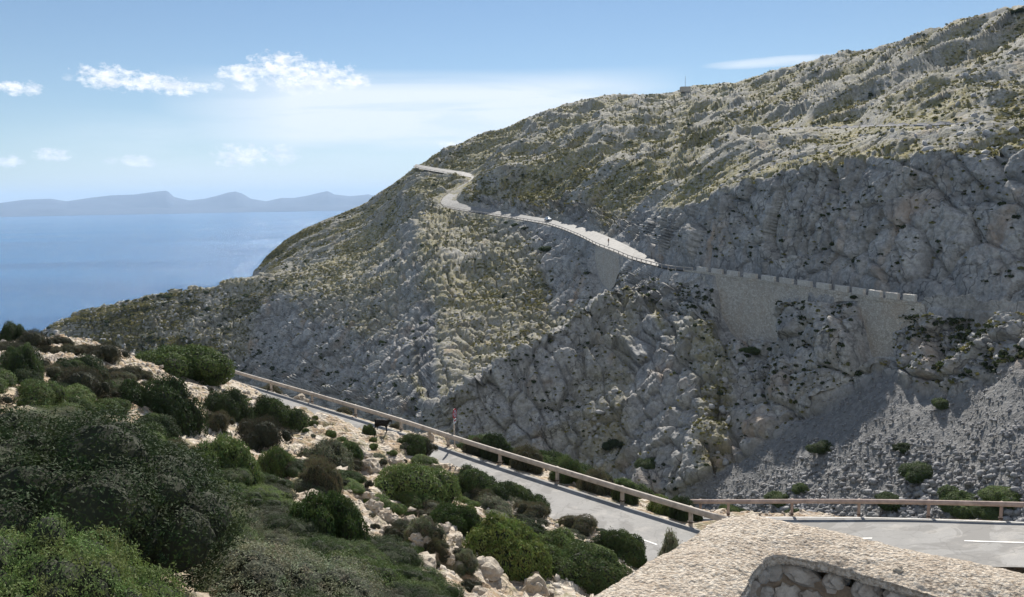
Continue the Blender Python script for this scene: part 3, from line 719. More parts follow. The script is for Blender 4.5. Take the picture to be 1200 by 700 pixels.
for a0, a1 in ((470, 500), (600, 640), (722, 770)):
    strip('lane_marking', lc, along(lc, a0), along(lc, a1), -.05, .05, .045, 'faint worn white centre dash on the left hand road')

# ------------------------------------------------------------------ near guardrails
def tube_along(L, w, h, z, seg=12, sq=1.0):
    """closed rounded beam following a polyline"""
    t = np.gradient(L, axis=0); t /= np.linalg.norm(t, axis=1, keepdims=True)
    s = np.cross(t, [0, 0, 1]); s /= np.linalg.norm(s, axis=1, keepdims=True); u = np.cross(s, t)
    an = np.linspace(0, 2 * np.pi, seg, endpoint=False)
    cx = np.sign(np.cos(an)) * np.abs(np.cos(an)) ** sq * w; cz = np.sign(np.sin(an)) * np.abs(np.sin(an)) ** sq * h
    V = (L[:, None, :] + s[:, None, :] * cx[None, :, None] + u[:, None, :] * cz[None, :, None]); V[:, :, 2] += z
    n = len(L); V = V.reshape(-1, 3); F = []
    for i in range(n - 1):
        for k_ in range(seg):
            a = i * seg + k_; b = i * seg + (k_ + 1) % seg; F.append((a, b, b + seg, a + seg))
    me = bpy.data.meshes.new('beam'); me.from_pydata(V.tolist(), [], F + [tuple(range(seg))[::-1], tuple((n - 1) * seg + q for q in range(seg))]); me.update()
    return me
def guardrail(name, L, posts, z, bw, bh, pw, mt_beam, mt_post, label, off=.16, sq=.5, flare=False):
    root = empty('guardrail', tuple(L[0])); tag(root, label, 'guardrail'); inv = Matrix.Translation(-Vector(L[0]))
    beam = tube_along(L, bw, bh, z, 14, sq); beam.transform(inv); link('beam', beam, mt_beam, root, True)
    # joints and steel backing plate of the beam
    for c, tdir in posts:
        bm = bmesh.new(); rot = Matrix.Rotation(math.atan2(tdir[1], tdir[0]), 4, 'Z')
        nrm_ = np.array([-tdir[1], tdir[0]]) ; s = off
        cx, cy = c[0] + nrm_[0] * s - L[0][0], c[1] + nrm_[1] * s - L[0][1]
        vs = add_box(bm, (cx, cy, c[2] - L[0][2] + (z + bh * .7 - .3) / 2), (pw, pw * .8, z + bh * .7 + .3), rot)
        bmesh.ops.bevel(bm, geom=[e for e in bm.edges], offset=.025, segments=2, affect='EDGES')
        p_ = link('post', bm_mesh(bm, 'post'), mt_post, root)
        bm = bmesh.new()
        add_box(bm, (cx, cy, c[2] - L[0][2] + .03), (pw * 1.35, pw * 1.25, .05), rot)
        link('bracket', bm_mesh(bm, 'bracket'), M['rust'], p_)
    return root
def posts_at(L, pxs):
    xs = np.array([project(q)[0] for q in L]); t = np.gradient(L, axis=0); out = []
    for p in pxs:
        c = np.array([np.interp(p, xs, L[:, i]) for i in range(3)]); d = np.array([np.interp(p, xs, t[:, i]) for i in range(3)]); d /= np.linalg.norm(d[:2]); out.append((c, d))
    return out
RLc = RL[10:]  # starts by the crest shrub
# rail undulates a little like the photographed one
RLw = RL.copy(); _xs = np.array([project(q)[0] for q in RL]); RLw = RLw[_xs > 248]
guardrail('guardrail', RLw, posts_at(RLw, [268, 316, 364, 415, 468, 523, 584, 651, 727, 807]), .72, .10, .15, .19, M['wood'], M['wood'],
          'long timber faced guardrail running down beside the sunlit left road')
RRw = RR_[np.array([project(q)[0] for q in RR_]) > 806]
guardrail('guardrail', RRw, posts_at(RRw, [820, 853, 928, 1006, 1087, 1172, 1262, 1352]), .72, .085, .11, .13, M['wood_pink'], M['wood_pink'],
          'pinkish round log guardrail along the right hand road', sq=1.0)

# ------------------------------------------------------------------ far road furniture
def far_rail(i0, i1, step, label, z=.75, off=-.25):
    L = side(fa, 0)[i0:i1].copy()
    # outside border of the bed
    out = fa[i0:i1] - fb[i0:i1]; out[:, 2] = 0; out /= np.linalg.norm(out, axis=1, keepdims=True)
    L = L + out * .25
    d = np.r_[0, np.cumsum(np.linalg.norm(np.diff(L, axis=0), axis=1))]; t = np.linspace(0, d[-1], max(4, int(d[-1] / 4.0)))
    L = np.stack([np.interp(t, d, L[:, i]) for i in range(3)], 1)
    root = empty('guardrail', tuple(L[0])); tag(root, label, 'guardrail', None)
    b = tube_along(L, .07, .12, z, 8, .6); b.transform(Matrix.Translation(-Vector(L[0]))); link('beam', b, M['wood'], root)
    bm = bmesh.new(); add_box(bm, (0, 0, .3), (.2, .16, 1.1)); pm = bm_mesh(bm, 'post'); pm.materials.append(M['wood'])
    for q in L[::step][:100]:
        p_ = bpy.data.objects.new('post', pm); COL.objects.link(p_); p_.parent = root; p_.location = Vector(q) - Vector(L[0])
    return root
def fidx(px, lo_=0, hi=9999):
    xs = np.array([project(q)[0] for q in fa]); r_ = [i for i in range(max(lo_, 0), min(hi, len(fa)))]
    return min(r_, key=lambda i: abs(xs[i] - px))
i_a = fidx(812, 0, 150); i_b = fidx(519, 150, 215)
far_rail(i_a, i_b, 1, 'low post and rail barrier on the valley side of the far road')
far_rail(i_b + 4, fidx(549, 215, 262), 1, 'short rail barrier climbing from the far hairpin to the upper bend')
far_rail(fidx(540, 262, 320), len(fa) - 1, 1, 'faint rail barrier on the uppermost far road at the skyline saddle')

def wall_patch(outline, rfun, thick, mt, name, parent=None, dpx=2.0):
    """masonry face cut to its outline, set at its distance, with thickness into the hill"""
    pts = [P(x, y, rfun(x, y)) for x, y in outline]
    c = np.mean(pts, axis=0)
    bm = bmesh.new()
    vs = [bm.verts.new(p) for p in pts]
    vb = [bm.verts.new((p[0] * (1 + thick / math.hypot(p[0], p[1])), p[1] * (1 + thick / math.hypot(p[0], p[1])), p[2])) for p in pts]
    f = bm.faces.new(vs); bm.faces.new(vb[::-1]); n = len(vs)
    for i in range(n): bm.faces.new((vs[(i + 1) % n], vs[i], vb[i], vb[(i + 1) % n]))
    bmesh.ops.triangulate(bm, faces=[x for x in bm.faces if len(x.verts) > 4]); bmesh.ops.recalc_face_normals(bm, faces=bm.faces)
    return link(name, bm_mesh(bm, name), mt, parent)
def outer_r(px):
    xs = np.array([project(q)[0] for q in fa[:i_a + 60]]); rs = np.hypot(fa[:i_a + 60, 0], fa[:i_a + 60, 1]); o = np.argsort(xs)
    return float(np.interp(px, xs[o], rs[o]))
def outer_y(px):
    xs = np.array([project(q)[0] for q in fa[:i_a + 60]]); ys = np.array([project(q)[1] for q in fa[:i_a + 60]]); o = np.argsort(xs)
    return float(np.interp(px, xs[o], ys[o]))
def rf(dy=.02): return lambda x, y: outer_r(x) - .25 - max(0, (y - outer_y(x))) * dy
top1 = [(x, outer_y(x) - .2) for x in range(826, 1012, 8)]
w = wall_patch(top1 + [(1012, 353), (985, 353), (966, 356), (954, 364), (944, 378), (932, 394), (918, 408), (904, 418), (868, 415), (852, 400), (838, 378), (826, 350), (820, 330)], rf(.03), 2.2, M['masonry'], 'retaining_wall')
tag(w, 'tall rubble retaining wall tapering down under the crenellated road edge', 'retaining wall')
top2 = [(x, outer_y(x) - .2) for x in range(1006, 1084, 7)]
w = wall_patch(top2 + [(1086, 372), (1078, 388), (1072, 408), (1068, 430), (1046, 433), (1022, 430), (1010, 412), (1000, 392)], rf(.025), 2.0, M['masonry'], 'retaining_wall')
tag(w, 'narrow rubble retaining wall standing above the scree chute', 'retaining wall')
w3 = wall_patch([(1026, 419), (1066, 419), (1066, 429), (1026, 429)], lambda x, y: outer_r(x) - 2.6, .8, M['masonry_pale'], 'footing'); w3.parent = w
xs_all = np.array([project(q)[0] for q in fa]); ys_all = np.array([project(q)[1] for q in fa]); rs_all = np.hypot(fa[:, 0], fa[:, 1])
def fr_at(px, arr): 
    s = slice(0, i_b); o = np.argsort(xs_all[s]); return float(np.interp(px, xs_all[s][o], arr[s][o]))
w = wall_patch([(x, fr_at(x, ys_all) + .5) for x in (698, 706, 714, 722, 732, 740)] + [(735, 312), (724, 322), (720, 335), (708, 350), (695, 358), (695, 325)],
               lambda x, y: fr_at(x, rs_all) - .3 - .02 * (y - 290), 2.0, M['masonry'], 'retaining_wall')
tag(w, 'smooth pale retaining wall filling the gully head below the far road', 'retaining wall')

# crenellated parapet: one thing, its upstands are parts
L = fa[:]; sxs = np.array([project(q)[0] for q in L])
root = empty('parapet', tuple(L[fidx(940, 0, 150)])); tag(root, 'crenellated stone parapet along the shaded far road edge', 'parapet')
b0 = Vector(root.location)
i0, i1 = fidx(1080, 0, 150), fidx(800, 0, 150)
seg = L[i0:i1 + 1]; d = np.r_[0, np.cumsum(np.linalg.norm(np.diff(seg, axis=0), axis=1))]
def at_d(t): return np.array([np.interp(t, d, seg[:, i]) for i in range(3)])
bm = bmesh.new()
for q in range(int(d[-1] / 2)):
    a, b = at_d(q * 2), at_d(q * 2 + 2); m_ = (a + b) / 2; ang = math.atan2(b[1] - a[1], b[0] - a[0])
    add_box(bm, Vector(m_) - b0 + Vector((0, 0, .0)), (2.02, .55, .45), Matrix.Rotation(ang, 4, 'Z') @ Matrix.Rotation(-math.atan2(b[2] - a[2], 2), 4, 'Y'))
link('base_course', bm_mesh(bm, 'base_course'), M['masonry'], root)
edges_px = [1073, 1053, 1033, 1013, 994, 973, 951, 929, 908, 887, 866, 847, 829, 812]
xs_seg = np.array([project(q)[0] for q in seg])[::-1]
for k_ in range(len(edges_px) - 1):
    pa, pb = edges_px[k_], edges_px[k_ + 1]
    ta = np.interp(pa, xs_seg, d[::-1]); tb = np.interp(pb + (pa - pb) * .30, xs_seg, d[::-1])
    a, b = at_d(ta), at_d(tb); m_ = (a + b) / 2; ang = math.atan2(b[1] - a[1], b[0] - a[0])
    bm = bmesh.new(); add_box(bm, Vector(m_) - b0 + Vector((0, 0, .68)), (np.linalg.norm(b - a), .5, .95), Matrix.Rotation(ang, 4, 'Z') @ Matrix.Rotation(-math.atan2(b[2] - a[2], np.linalg.norm((b - a)[:2])), 4, 'Y'))
    bmesh.ops.bevel(bm, geom=list(bm.edges), offset=.05, segments=1, affect='EDGES')
    link('merlon', bm_mesh(bm, 'merlon'), M['masonry_pale'], root)

# upper track cut across the mountainside: low dry-stone edge
UL = UPB[::4].copy()
VF = []
for i, q in enumerate(UL):
    o_ = np.array([q[0], q[1], 0]) / math.hypot(q[0], q[1]); j_ = .5 * math.sin(i * 1.7) + .3 * math.sin(i * .63)
    VF += [q + [0, 0, -1.3 + j_ * .5], q + [0, 0, .1 + .12 * math.sin(i * 2.3)], q + o_ * 3.5 + [0, 0, .1], q + o_ * 4.2 + [0, 0, .7 + j_ * .5]]
F = []
for i in range(len(UL) - 1):
    for k_ in range(3): a = i * 4 + k_; F.append((a, a + 1, a + 5, a + 4))
w = link('terrace_wall', np_mesh('terrace_wall', np.array(VF), np.array(F)), M['scree_grey']); tag(w, 'long rough stone edge of the upper track high on the mountainside', 'terrace wall')

# ------------------------------------------------------------------ parapet of the viewpoint (foreground)
HC = -1.42
def flat(px, py, z=HC):
    d = pdir(px, py); s = z / d[2]; return np.array([d[0] * s, d[1] * s, CAMZ + z])
outer = [(560,776),(640,730),(690,700),(730,675),(770,650),(805,631),(828,615),(843,606),(858,603),(880,604),(905,608),(940,616),(980,625),(1020,636),(1060,645),(1120,657),(1200,670),(1330,690),(1500,715)]
inner = [(1560,800),(1330,745),(1200,722),(1120,705),(1078,696),(1050,687),(1015,678),(985,668),(958,661),(930,656),(912,654),(900,656),(890,663),(880,678),(868,700),(850,735),(820,790)]
def dense(L, n):
    L = np.array(L, float); d = np.r_[0, np.cumsum(np.linalg.norm(np.diff(L, axis=0), axis=1))]; t = np.linspace(0, d[-1], n)
    return np.stack([np.interp(t, d, L[:, 0]), np.interp(t, d, L[:, 1])], 1)
NO = 420; NI = 24
Oe = np.array([flat(*q) for q in dense(outer, NO)]); Ie = np.array([flat(*q) for q in dense(inner[::-1], NO)])
# pair outer with inner by arc fraction, three stretches
def pair(o_pts, i_pts, n):
    return np.array([flat(*q) for q in dense(o_pts, n)]), np.array([flat(*q) for q in dense(i_pts, n)])
oA, iA = pair(outer[:9], inner[::-1][:6], 200); oB, iB = pair(outer[8:], inner[::-1][5:], 260)
Oe = np.concatenate([oA, oB[1:]]); Ie = np.concatenate([iA, iB[1:]])
for arr in (Oe, Ie):
    for _ in range(6): arr[1:-1] = (arr[:-2] + 2 * arr[1:-1] + arr[2:]) / 4
n_ = len(Oe); rows = []
# cross-section: underside of the cap inside -> inner lip -> top -> outer lip -> down outside
wv_ = (Oe - Ie); wl = np.linalg.norm(wv_, axis=1, keepdims=True); wu = wv_ / wl
_e = (fbm(Ie / .16, 3, 77) * .016 + fbm(Ie / .05, 2, 78) * .006)[:, None]; Ie = Ie + wu * _e
sec = [(0.06, -.026), (.012, -.024), (-.003, -.018), (.0, -.008), (.010, -.001)]
for s, z in sec: rows.append(Ie + wu * s + np.array([0, 0, z]))
NT = 60
for q in range(1, NT): 
    f_ = q / NT; rows.append(Ie * (1 - f_) + Oe * f_ + np.array([0, 0, .03 * math.sin(math.pi * f_)]))
for s, z in [(0, -.01), (.03, -.035), (.05, -.08), (.045, -.13), (.02, -.2), (.02, -.6), (.03, -1.5), (.06, -3.5)]: rows.append(Oe + wu * s + np.array([0, 0, z]))
CV = np.array(rows); cv, cu = CV.shape[:2]
Cn = grid_normals(CV[:, :, 0], CV[:, :, 1], CV[:, :, 2])
if Cn[NT // 2, cu // 2, 2] < 0: Cn = -Cn
q = CV.reshape(-1, 3)
fa_, ck = facets(q / .02, 71, .7)
dz = fbm(q / .5, 3, 72) * .018 + fbm(q / .07, 3, 73) * .009 + fa_ * .0034 + ridged(q / .2, 2, 75) * .005
CV = (q + Cn.reshape(-1, 3) * dz[:, None])
pw_root = empty('viewpoint_parapet', (Oe[200][0], Oe[200][1], CAMZ - 2.1)); tag(pw_root, 'pale pebbly concrete topped stone parapet corner in the foreground', 'parapet wall')
PB = Vector(pw_root.location)
capo = link('coping', np_mesh('coping', CV - np.array(PB), grid_faces(cv, cu)), M['cap'], pw_root, True)
# rubble inner face under the cap
rows = []
for z in np.linspace(-.07, -.95, 12): rows.append(Ie + wu * (.05 + .02 * math.sin(z * 9)) + np.array([0, 0, z]))
MV = np.array(rows).reshape(-1, 3)
link('mortar_face', np_mesh('mortar_face', MV - np.array(PB), grid_faces(12, n_)), M['mortar'], pw_root)

def rock_mesh(seed, sub=3, flat_=.7, rough=.22, facet=.3, name='rock'):
    bm = bmesh.new(); bmesh.ops.create_icosphere(bm, subdivisions=sub, radius=1)
    co = np.array([v.co for v in bm.verts]); nr = co / np.linalg.norm(co, axis=1, keepdims=True)
    f_, c_ = facets(co / 1.1 + seed * 7.7, 100 + seed, .9)
    f2_, c2_ = facets(co / .45 + seed * 3.1, 200 + seed, .8)
    s = 1 + f_ * facet * 1.3 + f2_ * facet * .35 + fbm(co * 2.2 + seed, 4, seed) * rough
    co = nr * s[:, None] * np.array([1, .8, flat_])
    for v, c in zip(bm.verts, co): v.co = c
    me = bm_mesh(bm, name); return me
ROCKS = [rock_mesh(i, 3, (.75, .6, .5, .85)[i % 4]) for i in range(6)]
for r_ in ROCKS: r_.materials.append(M['stone'])
# stones bedded in the mortar of the inner face (parts of the wall)
M['wallstone'] = mat_stone('bedded_stone', (.30, .25, .20), (.52, .47, .41), (.34, .2, .12), 3.0)
wst = [rock_mesh(20 + i, 3, .9, .12, .22, 'stone') for i in range(4)]
for r_ in wst: r_.materials.append(M['wallstone'])
lenI = np.r_[0, np.cumsum(np.linalg.norm(np.diff(Ie, axis=0), axis=1))]
cnt = 0
ts = [t_ for t_ in np.arange(0.0, lenI[-1], .115)]
for row_, z in enumerate((-.072, -.165, -.26)):
    for t_ in ts:
        t2 = t_ + (.05 if row_ % 2 else 0) + random.uniform(-.012, .012)
        i_ = int(np.interp(t2, lenI, np.arange(n_))); px_, py_ = project(Ie[i_])
        if px_ < 830 or px_ > 1120 or cnt >= 90: continue
        o = bpy.data.objects.new('stone', random.choice(wst)); COL.objects.link(o); o.parent = pw_root
        o.location = Vector(Ie[i_] + wu[i_] * .045 + np.array([0, 0, z + random.uniform(-.012, .012)])) - PB
        o.scale = (random.uniform(.045, .072), random.uniform(.035, .05), random.uniform(.042, .06)); o.rotation_euler = (random.uniform(-.3, .3), random.uniform(-.5, .5), math.atan2(-wu[i_][0], wu[i_][1]) + random.uniform(-.25, .25)); cnt += 1
# a few loose pebbles lying on the coping
for (px_, py_, s_) in ((1052, 676, .018), (1130, 686, .014), (938, 637, .012)):
    p_ = flat(px_, py_); o = bpy.data.objects.new('pebble', ROCKS[1]); COL.objects.link(o); o.location = p_ + np.array([0, 0, .025]); o.scale = (s_,) * 3
    tag(o, {1052: 'pale pebble lying on the parapet above the stone recess', 1130: 'small dark pebble on the right arm of the parapet', 938: 'tiny pebble near the far corner of the parapet'}[px_], 'pebble')
# terrace under the viewpoint (continues behind the camera)
bm = bmesh.new(); bmesh.ops.create_grid(bm, x_segments=60, y_segments=60, size=14, matrix=Matrix.Translation((0, -13.2, CAMZ - 2.12)))
for v in bm.verts: v.co.z += .05 * math.sin(v.co.x * 1.3) * math.cos(v.co.y * 1.1)
terr = link('ground', bm_mesh(bm, 'terrace'), M['soil']); attr(terr.data, 'ravine', np.zeros(len(terr.data.vertices))); tag(terr, 'bare stony ground of the viewpoint behind the parapet', kind='structure')

# ------------------------------------------------------------------ shrubs
def foliage_mesh(seed, nleaf, leaf, lobes, squash=.62, flat_top=.0, wild=.06, core=.74, elong=1.7, spike=0.0, ls=1.0, lump=.16):
    """unit shrub (radius 1): leaf-sized faces over and inside a union of uneven lobes"""
    g = np.random.default_rng(seed)
    C = []; 
    for i in range(lobes):
        a = g.uniform(0, 2 * np.pi); rr_ = math.sqrt(g.uniform(0, 1)) * .78; s = g.uniform(.14, .42) * (1.2 - .5 * rr_) * ls
        C.append((rr_ * math.cos(a), rr_ * math.sin(a), max(.04, (squash * (1 - rr_ ** 2 * .8) - s * .75) * g.uniform(.55, 1.15)), s))
    C.append((0, 0, squash * .3, .42 * (1 if ls == 1 else .8)))
    C = np.array(C)
    pick = g.choice(len(C), nleaf * 2, p=C[:, 3] ** 2 / np.sum(C[:, 3] ** 2))
    dirs = g.normal(size=(nleaf * 2, 3)); dirs /= np.linalg.norm(dirs, axis=1, keepdims=True)
    depth = 1 - np.abs(g.normal(0, .11, nleaf * 2)) + np.abs(g.normal(0, wild, nleaf * 2))
    bmp = 1 + lump * fbm(dirs * 3 + pick[:, None] * 3.1, 2, seed)
    Pn = C[pick, :3] + dirs * (C[pick, 3] * depth * bmp)[:, None] * np.array([1, 1, .9])
    d2 = np.linalg.norm(Pn[:, None, :] - C[None, :, :3], axis=2) / C[None, :, 3]
    d2[np.arange(len(Pn)), pick] = 9
    keep = (d2.min(axis=1) > .84) & (Pn[:, 2] > -.45)
    Pn = Pn[keep][:nleaf]; Dn = dirs[keep][:nleaf]; n = len(Pn)
    # leaves cluster in little sprigs: pull points to sprig centres
    nrm_ = Dn + g.normal(0, .55, (n, 3)); nrm_ /= np.linalg.norm(nrm_, axis=1, keepdims=True)
    t = np.cross(nrm_, g.normal(size=(n, 3))); t /= np.linalg.norm(t, axis=1, keepdims=True)
    if spike: t = t * (1 - spike) + Dn * spike + np.array([0, 0, .2]); t /= np.linalg.norm(t, axis=1, keepdims=True)
    b = np.cross(nrm_, t)
    s = leaf * g.uniform(.6, 1.3, (n, 1))
    V = np.stack([Pn - t * s * elong, Pn + b * s * .55, Pn + t * s * elong, Pn - b * s * .55], 1).reshape(-1, 3)
    F = np.arange(4 * n).reshape(-1, 4)
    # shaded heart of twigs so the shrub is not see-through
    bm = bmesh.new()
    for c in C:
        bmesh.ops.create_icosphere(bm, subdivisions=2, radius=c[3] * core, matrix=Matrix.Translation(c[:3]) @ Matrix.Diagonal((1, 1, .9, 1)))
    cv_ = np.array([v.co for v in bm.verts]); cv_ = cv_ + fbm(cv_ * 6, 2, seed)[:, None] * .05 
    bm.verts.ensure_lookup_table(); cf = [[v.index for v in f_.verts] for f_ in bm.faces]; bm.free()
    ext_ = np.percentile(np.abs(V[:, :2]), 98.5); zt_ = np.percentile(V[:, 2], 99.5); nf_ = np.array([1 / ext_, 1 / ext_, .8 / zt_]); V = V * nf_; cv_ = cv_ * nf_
    me = bpy.data.meshes.new('foliage')
    me.from_pydata(V.tolist() + cv_.tolist(), [], F.tolist() + [[i + len(V) for i in f_] for f_ in cf]); me.update()
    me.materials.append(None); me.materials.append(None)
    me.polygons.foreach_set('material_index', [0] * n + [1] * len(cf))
    return me

def branch_mesh(seed, nb=14, squash=.6, rad=.028):
    g = random.Random(seed); bm = bmesh.new()
    for i in range(nb):
        a = g.uniform(0, 6.283); p = Vector((.08 * math.cos(a), .08 * math.sin(a), -.15)); d = Vector((math.cos(a) * .6, math.sin(a) * .6, 1)); r_ = rad
        for s in range(5):
            d = (d + Vector((g.uniform(-.5, .5), g.uniform(-.5, .5), g.uniform(-.35, .3)))).normalized()
            q_ = p + d * squash * .3; add_cyl(bm, p, q_, r_, r_ * .75, 5); p = q_; r_ *= .75
            if s > 1:
                e = (d + Vector((g.uniform(-1, 1), g.uniform(-1, 1), g.uniform(-.2, .6)))).normalized(); add_cyl(bm, p, p + e * squash * .3, r_ * .7, r_ * .3, 4)
    return bm_mesh(bm, 'branches')

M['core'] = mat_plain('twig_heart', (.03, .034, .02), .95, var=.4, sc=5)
KINDS = {}
def kind(nm, lm, n, **kw):
    KINDS[nm] = []
    for s in range(n):
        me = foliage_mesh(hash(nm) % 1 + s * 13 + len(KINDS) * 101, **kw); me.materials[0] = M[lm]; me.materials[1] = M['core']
        br = branch_mesh(s * 7 + len(KINDS), 26 if 'big' in nm else 14, .52 if 'big' in nm else .5, .02 if 'big' in nm else .028); br.materials.append(M['bark']); KINDS[nm].append((me, br))
kind('dark', 'leaf_dark', 3, nleaf=26000, leaf=.016, lobes=22, squash=.62)
kind('green', 'leaf_green', 3, nleaf=26000, leaf=.017, lobes=20, squash=.58)
kind('lime', 'leaf_lime', 1, nleaf=18000, leaf=.018, lobes=16, squash=.5)
kind('grey', 'leaf_grey', 2, nleaf=18000, leaf=.017, lobes=18, squash=.6, wild=.12)
kind('heath', 'leaf_heath', 2, nleaf=18000, leaf=.014, lobes=20, squash=.6, spike=.5)
# foreground ones with finer leaves against their size
kind('bigdark', 'leaf_dark', 2, nleaf=125000, leaf=.0066, ls=.72, lump=.3, lobes=72, squash=.72, wild=.09)
kind('biggreen', 'leaf_green', 2, nleaf=125000, leaf=.0066, ls=.72, lump=.3, lobes=72, squash=.66, wild=.08)
kind('biggrey', 'leaf_grey', 2, nleaf=85000, leaf=.0068, ls=.74, lump=.32, lobes=64, squash=.72, wild=.15, core=.62)
kind('bigheath', 'leaf_heath', 1, nleaf=105000, leaf=.0064, ls=.72, lump=.3, lobes=70, squash=.72, wild=.1, spike=.55)

def put_shrub(loc, sx, sy, sz, kd_, label, group=None, rz=None, name='shrub', parts=True, rnd=random):
    fm, brm = rnd.choice(KINDS[kd_])
    o = bpy.data.objects.new(name, fm); COL.objects.link(o)
    o.location = loc; o.scale = (sx, sy, sz); o.rotation_euler = (rnd.uniform(-.08, .08), rnd.uniform(-.08, .08), rnd.uniform(0, 6.28) if rz is None else rz)
    tag(o, label, 'shrub', group)
    if parts:
        b = bpy.data.objects.new('branches', brm); COL.objects.link(b); b.parent = o
    return o

def shrub_px(x0, x1, ytop, ybase, kd_, label, group=None, depth=1.0, sink=.12, name='shrub', far_=False):
    """shrub whose base stands where the photo shows it"""
    cx = (x0 + x1) / 2
    b = hit_near(cx, ybase)
    if b is None: return None
    r_ = math.hypot(b.x, b.y); w_ = (x1 - x0) / FOC * r_ * .52 * 1.03
    h_ = max(.15, (ybase - ytop) / FOC * r_ * 1.05)
    c = drop_near(b.x * (1 + w_ * depth * .75 / r_), b.y * (1 + w_ * depth * .75 / r_)) or b
    zt = h_ / .62 * .62
    # foliage height in its own units is about .75
    top_el = math.tan(math.atan2(_F[2], 1))
    sz = h_ / .80
    return put_shrub((c.x, c.y, c.z - sink * sz), w_ * 1.18, w_ * .78 * depth, max(sz * .92, w_ * .42), kd_, label, group, rz=random.uniform(-.25, .25) - R(42), name=name)

SH = [
 (152,256,402,440,'green','broad green shrub on the crest where the far end of the guardrail begins'),
 (132,234,420,482,'dark','big dark domed shrub below the crest left of the guardrail end'),
 (236,300,456,492,'dark','left half of the long dark shrub below the sandy clearing'),
 (285,358,462,502,'dark','right end of the long dark shrub next to the first visible road edge'),
 (268,346,488,531,'heath','deep dark rounded shrub in front of the long shrub below the sandy clearing'),
 (58,128,412,440,'dark','dark low shrub along the crest left of the wide green one'),
 (160,214,460,490,'dark','small dark shrub just below the big domed shrub'),
 (214,300,500,562,'green','green spreading shrub below the deep dark rounded one'),
 (236,276,482,505,'heath','brownish heathy shrub between the two dark ones left of centre'),
 (336,424,504,545,'grey','grey hazy shrub between the deep dark one and the pale rocks'),
 (300,350,520,560,'green','green shrub touching the grey hazy shrub from below'),
 (350,402,532,580,'heath','blue grey round shrub above the first pale ledge'),
 (388,424,518,538,'green','small green shrub on the right flank of the grey hazy one'),
 (430,546,534,592,'green','wide dark green shrub in the middle of the slope below the goat'),
 (518,602,548,588,'dark','dark shrub right of the wide green one beside the road bend'),
 (462,508,512,534,'dark','low dark clump below the goat beside the road border'),
 (424,442,497,510,'dark','small dark tuft just left of the goat'),
 (335,424,560,640,'green','large green shrub left of the old stone terrace'),
 (380,432,596,640,'grey','grey green shrub at the upper end of the old stone terrace'),
 (502,562,580,616,'green','round green shrub right above the tan path hollow'),
 (534,642,598,668,'lime','bright leafy shrub standing alone right of the stone terrace'),
 (575,640,560,592,'dark','dark shrub beside the middle of the left hand road'),
 (618,694,616,652,'green','green shrub between the bright leafy one and the parapet'),
 (620,742,640,694,'dark','long dark green shrub just outside the parapet arm'),
 (694,762,616,654,'dark','dark round shrub at the near road border by the parapet'),
 (655,706,604,626,'heath','low heathy shrub along the near road border left of the parapet'),
 (600,650,588,610,'heath','low brown shrub on the near road border halfway down'),
 (545,590,568,592,'heath','low brown shrub at the near road border below the signpost'),
 (478,516,516,534,'heath','brown tuft among pale stones left of the signpost shadow'),
 (470,520,612,640,'grey','grey shrub on the lower side of the old stone terrace'),
 (496,528,640,660,'heath','small round shrub among the tan rocks at the bottom centre'),
 (528,562,644,664,'grey','grey green tuft among the tan rocks under the bright leafy shrub'),
 (440,470,660,684,'green','small green tuft left of the tan rocks near the bottom edge'),
 (20,60,386,408,'heath','small brown shrub near the rock at the left end of the crest'),
 (-6,30,378,400,'dark','dark shrub at the far left end of the crest'),
 (96,150,404,426,'heath','brown rounded shrub on the crest beside the big domed shrub'),
 (60,130,430,470,'heath','brown heathy shrub on the open stony patch below the crest'),
 (0,52,400,440,'dark','dark shrub below the crest at the left frame edge'),
]
for s in SH: shrub_px(*s)
_c = P(786, 640, 27); _g = drop_near(_c[0], _c[1]); put_shrub((_g.x, _g.y, _g.z), .72, .72, 3.0, 'grey', 'twiggy upright shrub poking over the edge of the parapet')
# beyond the left guardrail, along the verge
VS = [(556,602,508,540,'dark','dark shrub behind the guardrail right of the signpost'),
 (596,640,520,552,'heath','brown shrub behind the guardrail in the middle of the run'),
 (640,684,534,566,'dark','dark shrub behind the guardrail left of its third last post'),
 (676,722,548,578,'heath','purplish shrub behind the guardrail next to its third last post'),
 (716,748,562,590,'dark','dark low shrub behind the guardrail near its second last post'),
 (752,796,580,602,'lime','bright yellow green shrub at the lower end of the left guardrail'),
 (778,822,582,610,'dark','dark round shrub at the meeting of the two guardrails'),
 (300,330,448,462,'heath','low brown tuft on the sandy verge under the guardrail far end'),
 (392,412,470,480,'heath','brown tuft beyond the guardrail above the goat'),
 (456,472,482,492,'heath','small brown tuft on the verge right of the goat'),
 (540,572,505,528,'heath','grey brown tuft behind the rail between signpost and post')]
for s in VS:
    cx = (s[0] + s[1]) / 2; q = None
    xs = np.array([project(p_)[0] for p_ in RL]); c = np.array([np.interp(cx, xs, RL[:, i]) for i in range(3)]); r_ = math.hypot(c[0], c[1])
    w_ = (s[1] - s[0]) / FOC * r_ * .52; h_ = (s[3] - s[2]) / FOC * r_
    k_ = 1 + (w_ + .5) / r_; g_ = drop_near(c[0] * k_, c[1] * k_)
    if g_: put_shrub((g_.x, g_.y, g_.z - .1), w_, w_, max(h_ / .75, w_ * .55), s[4], s[5])
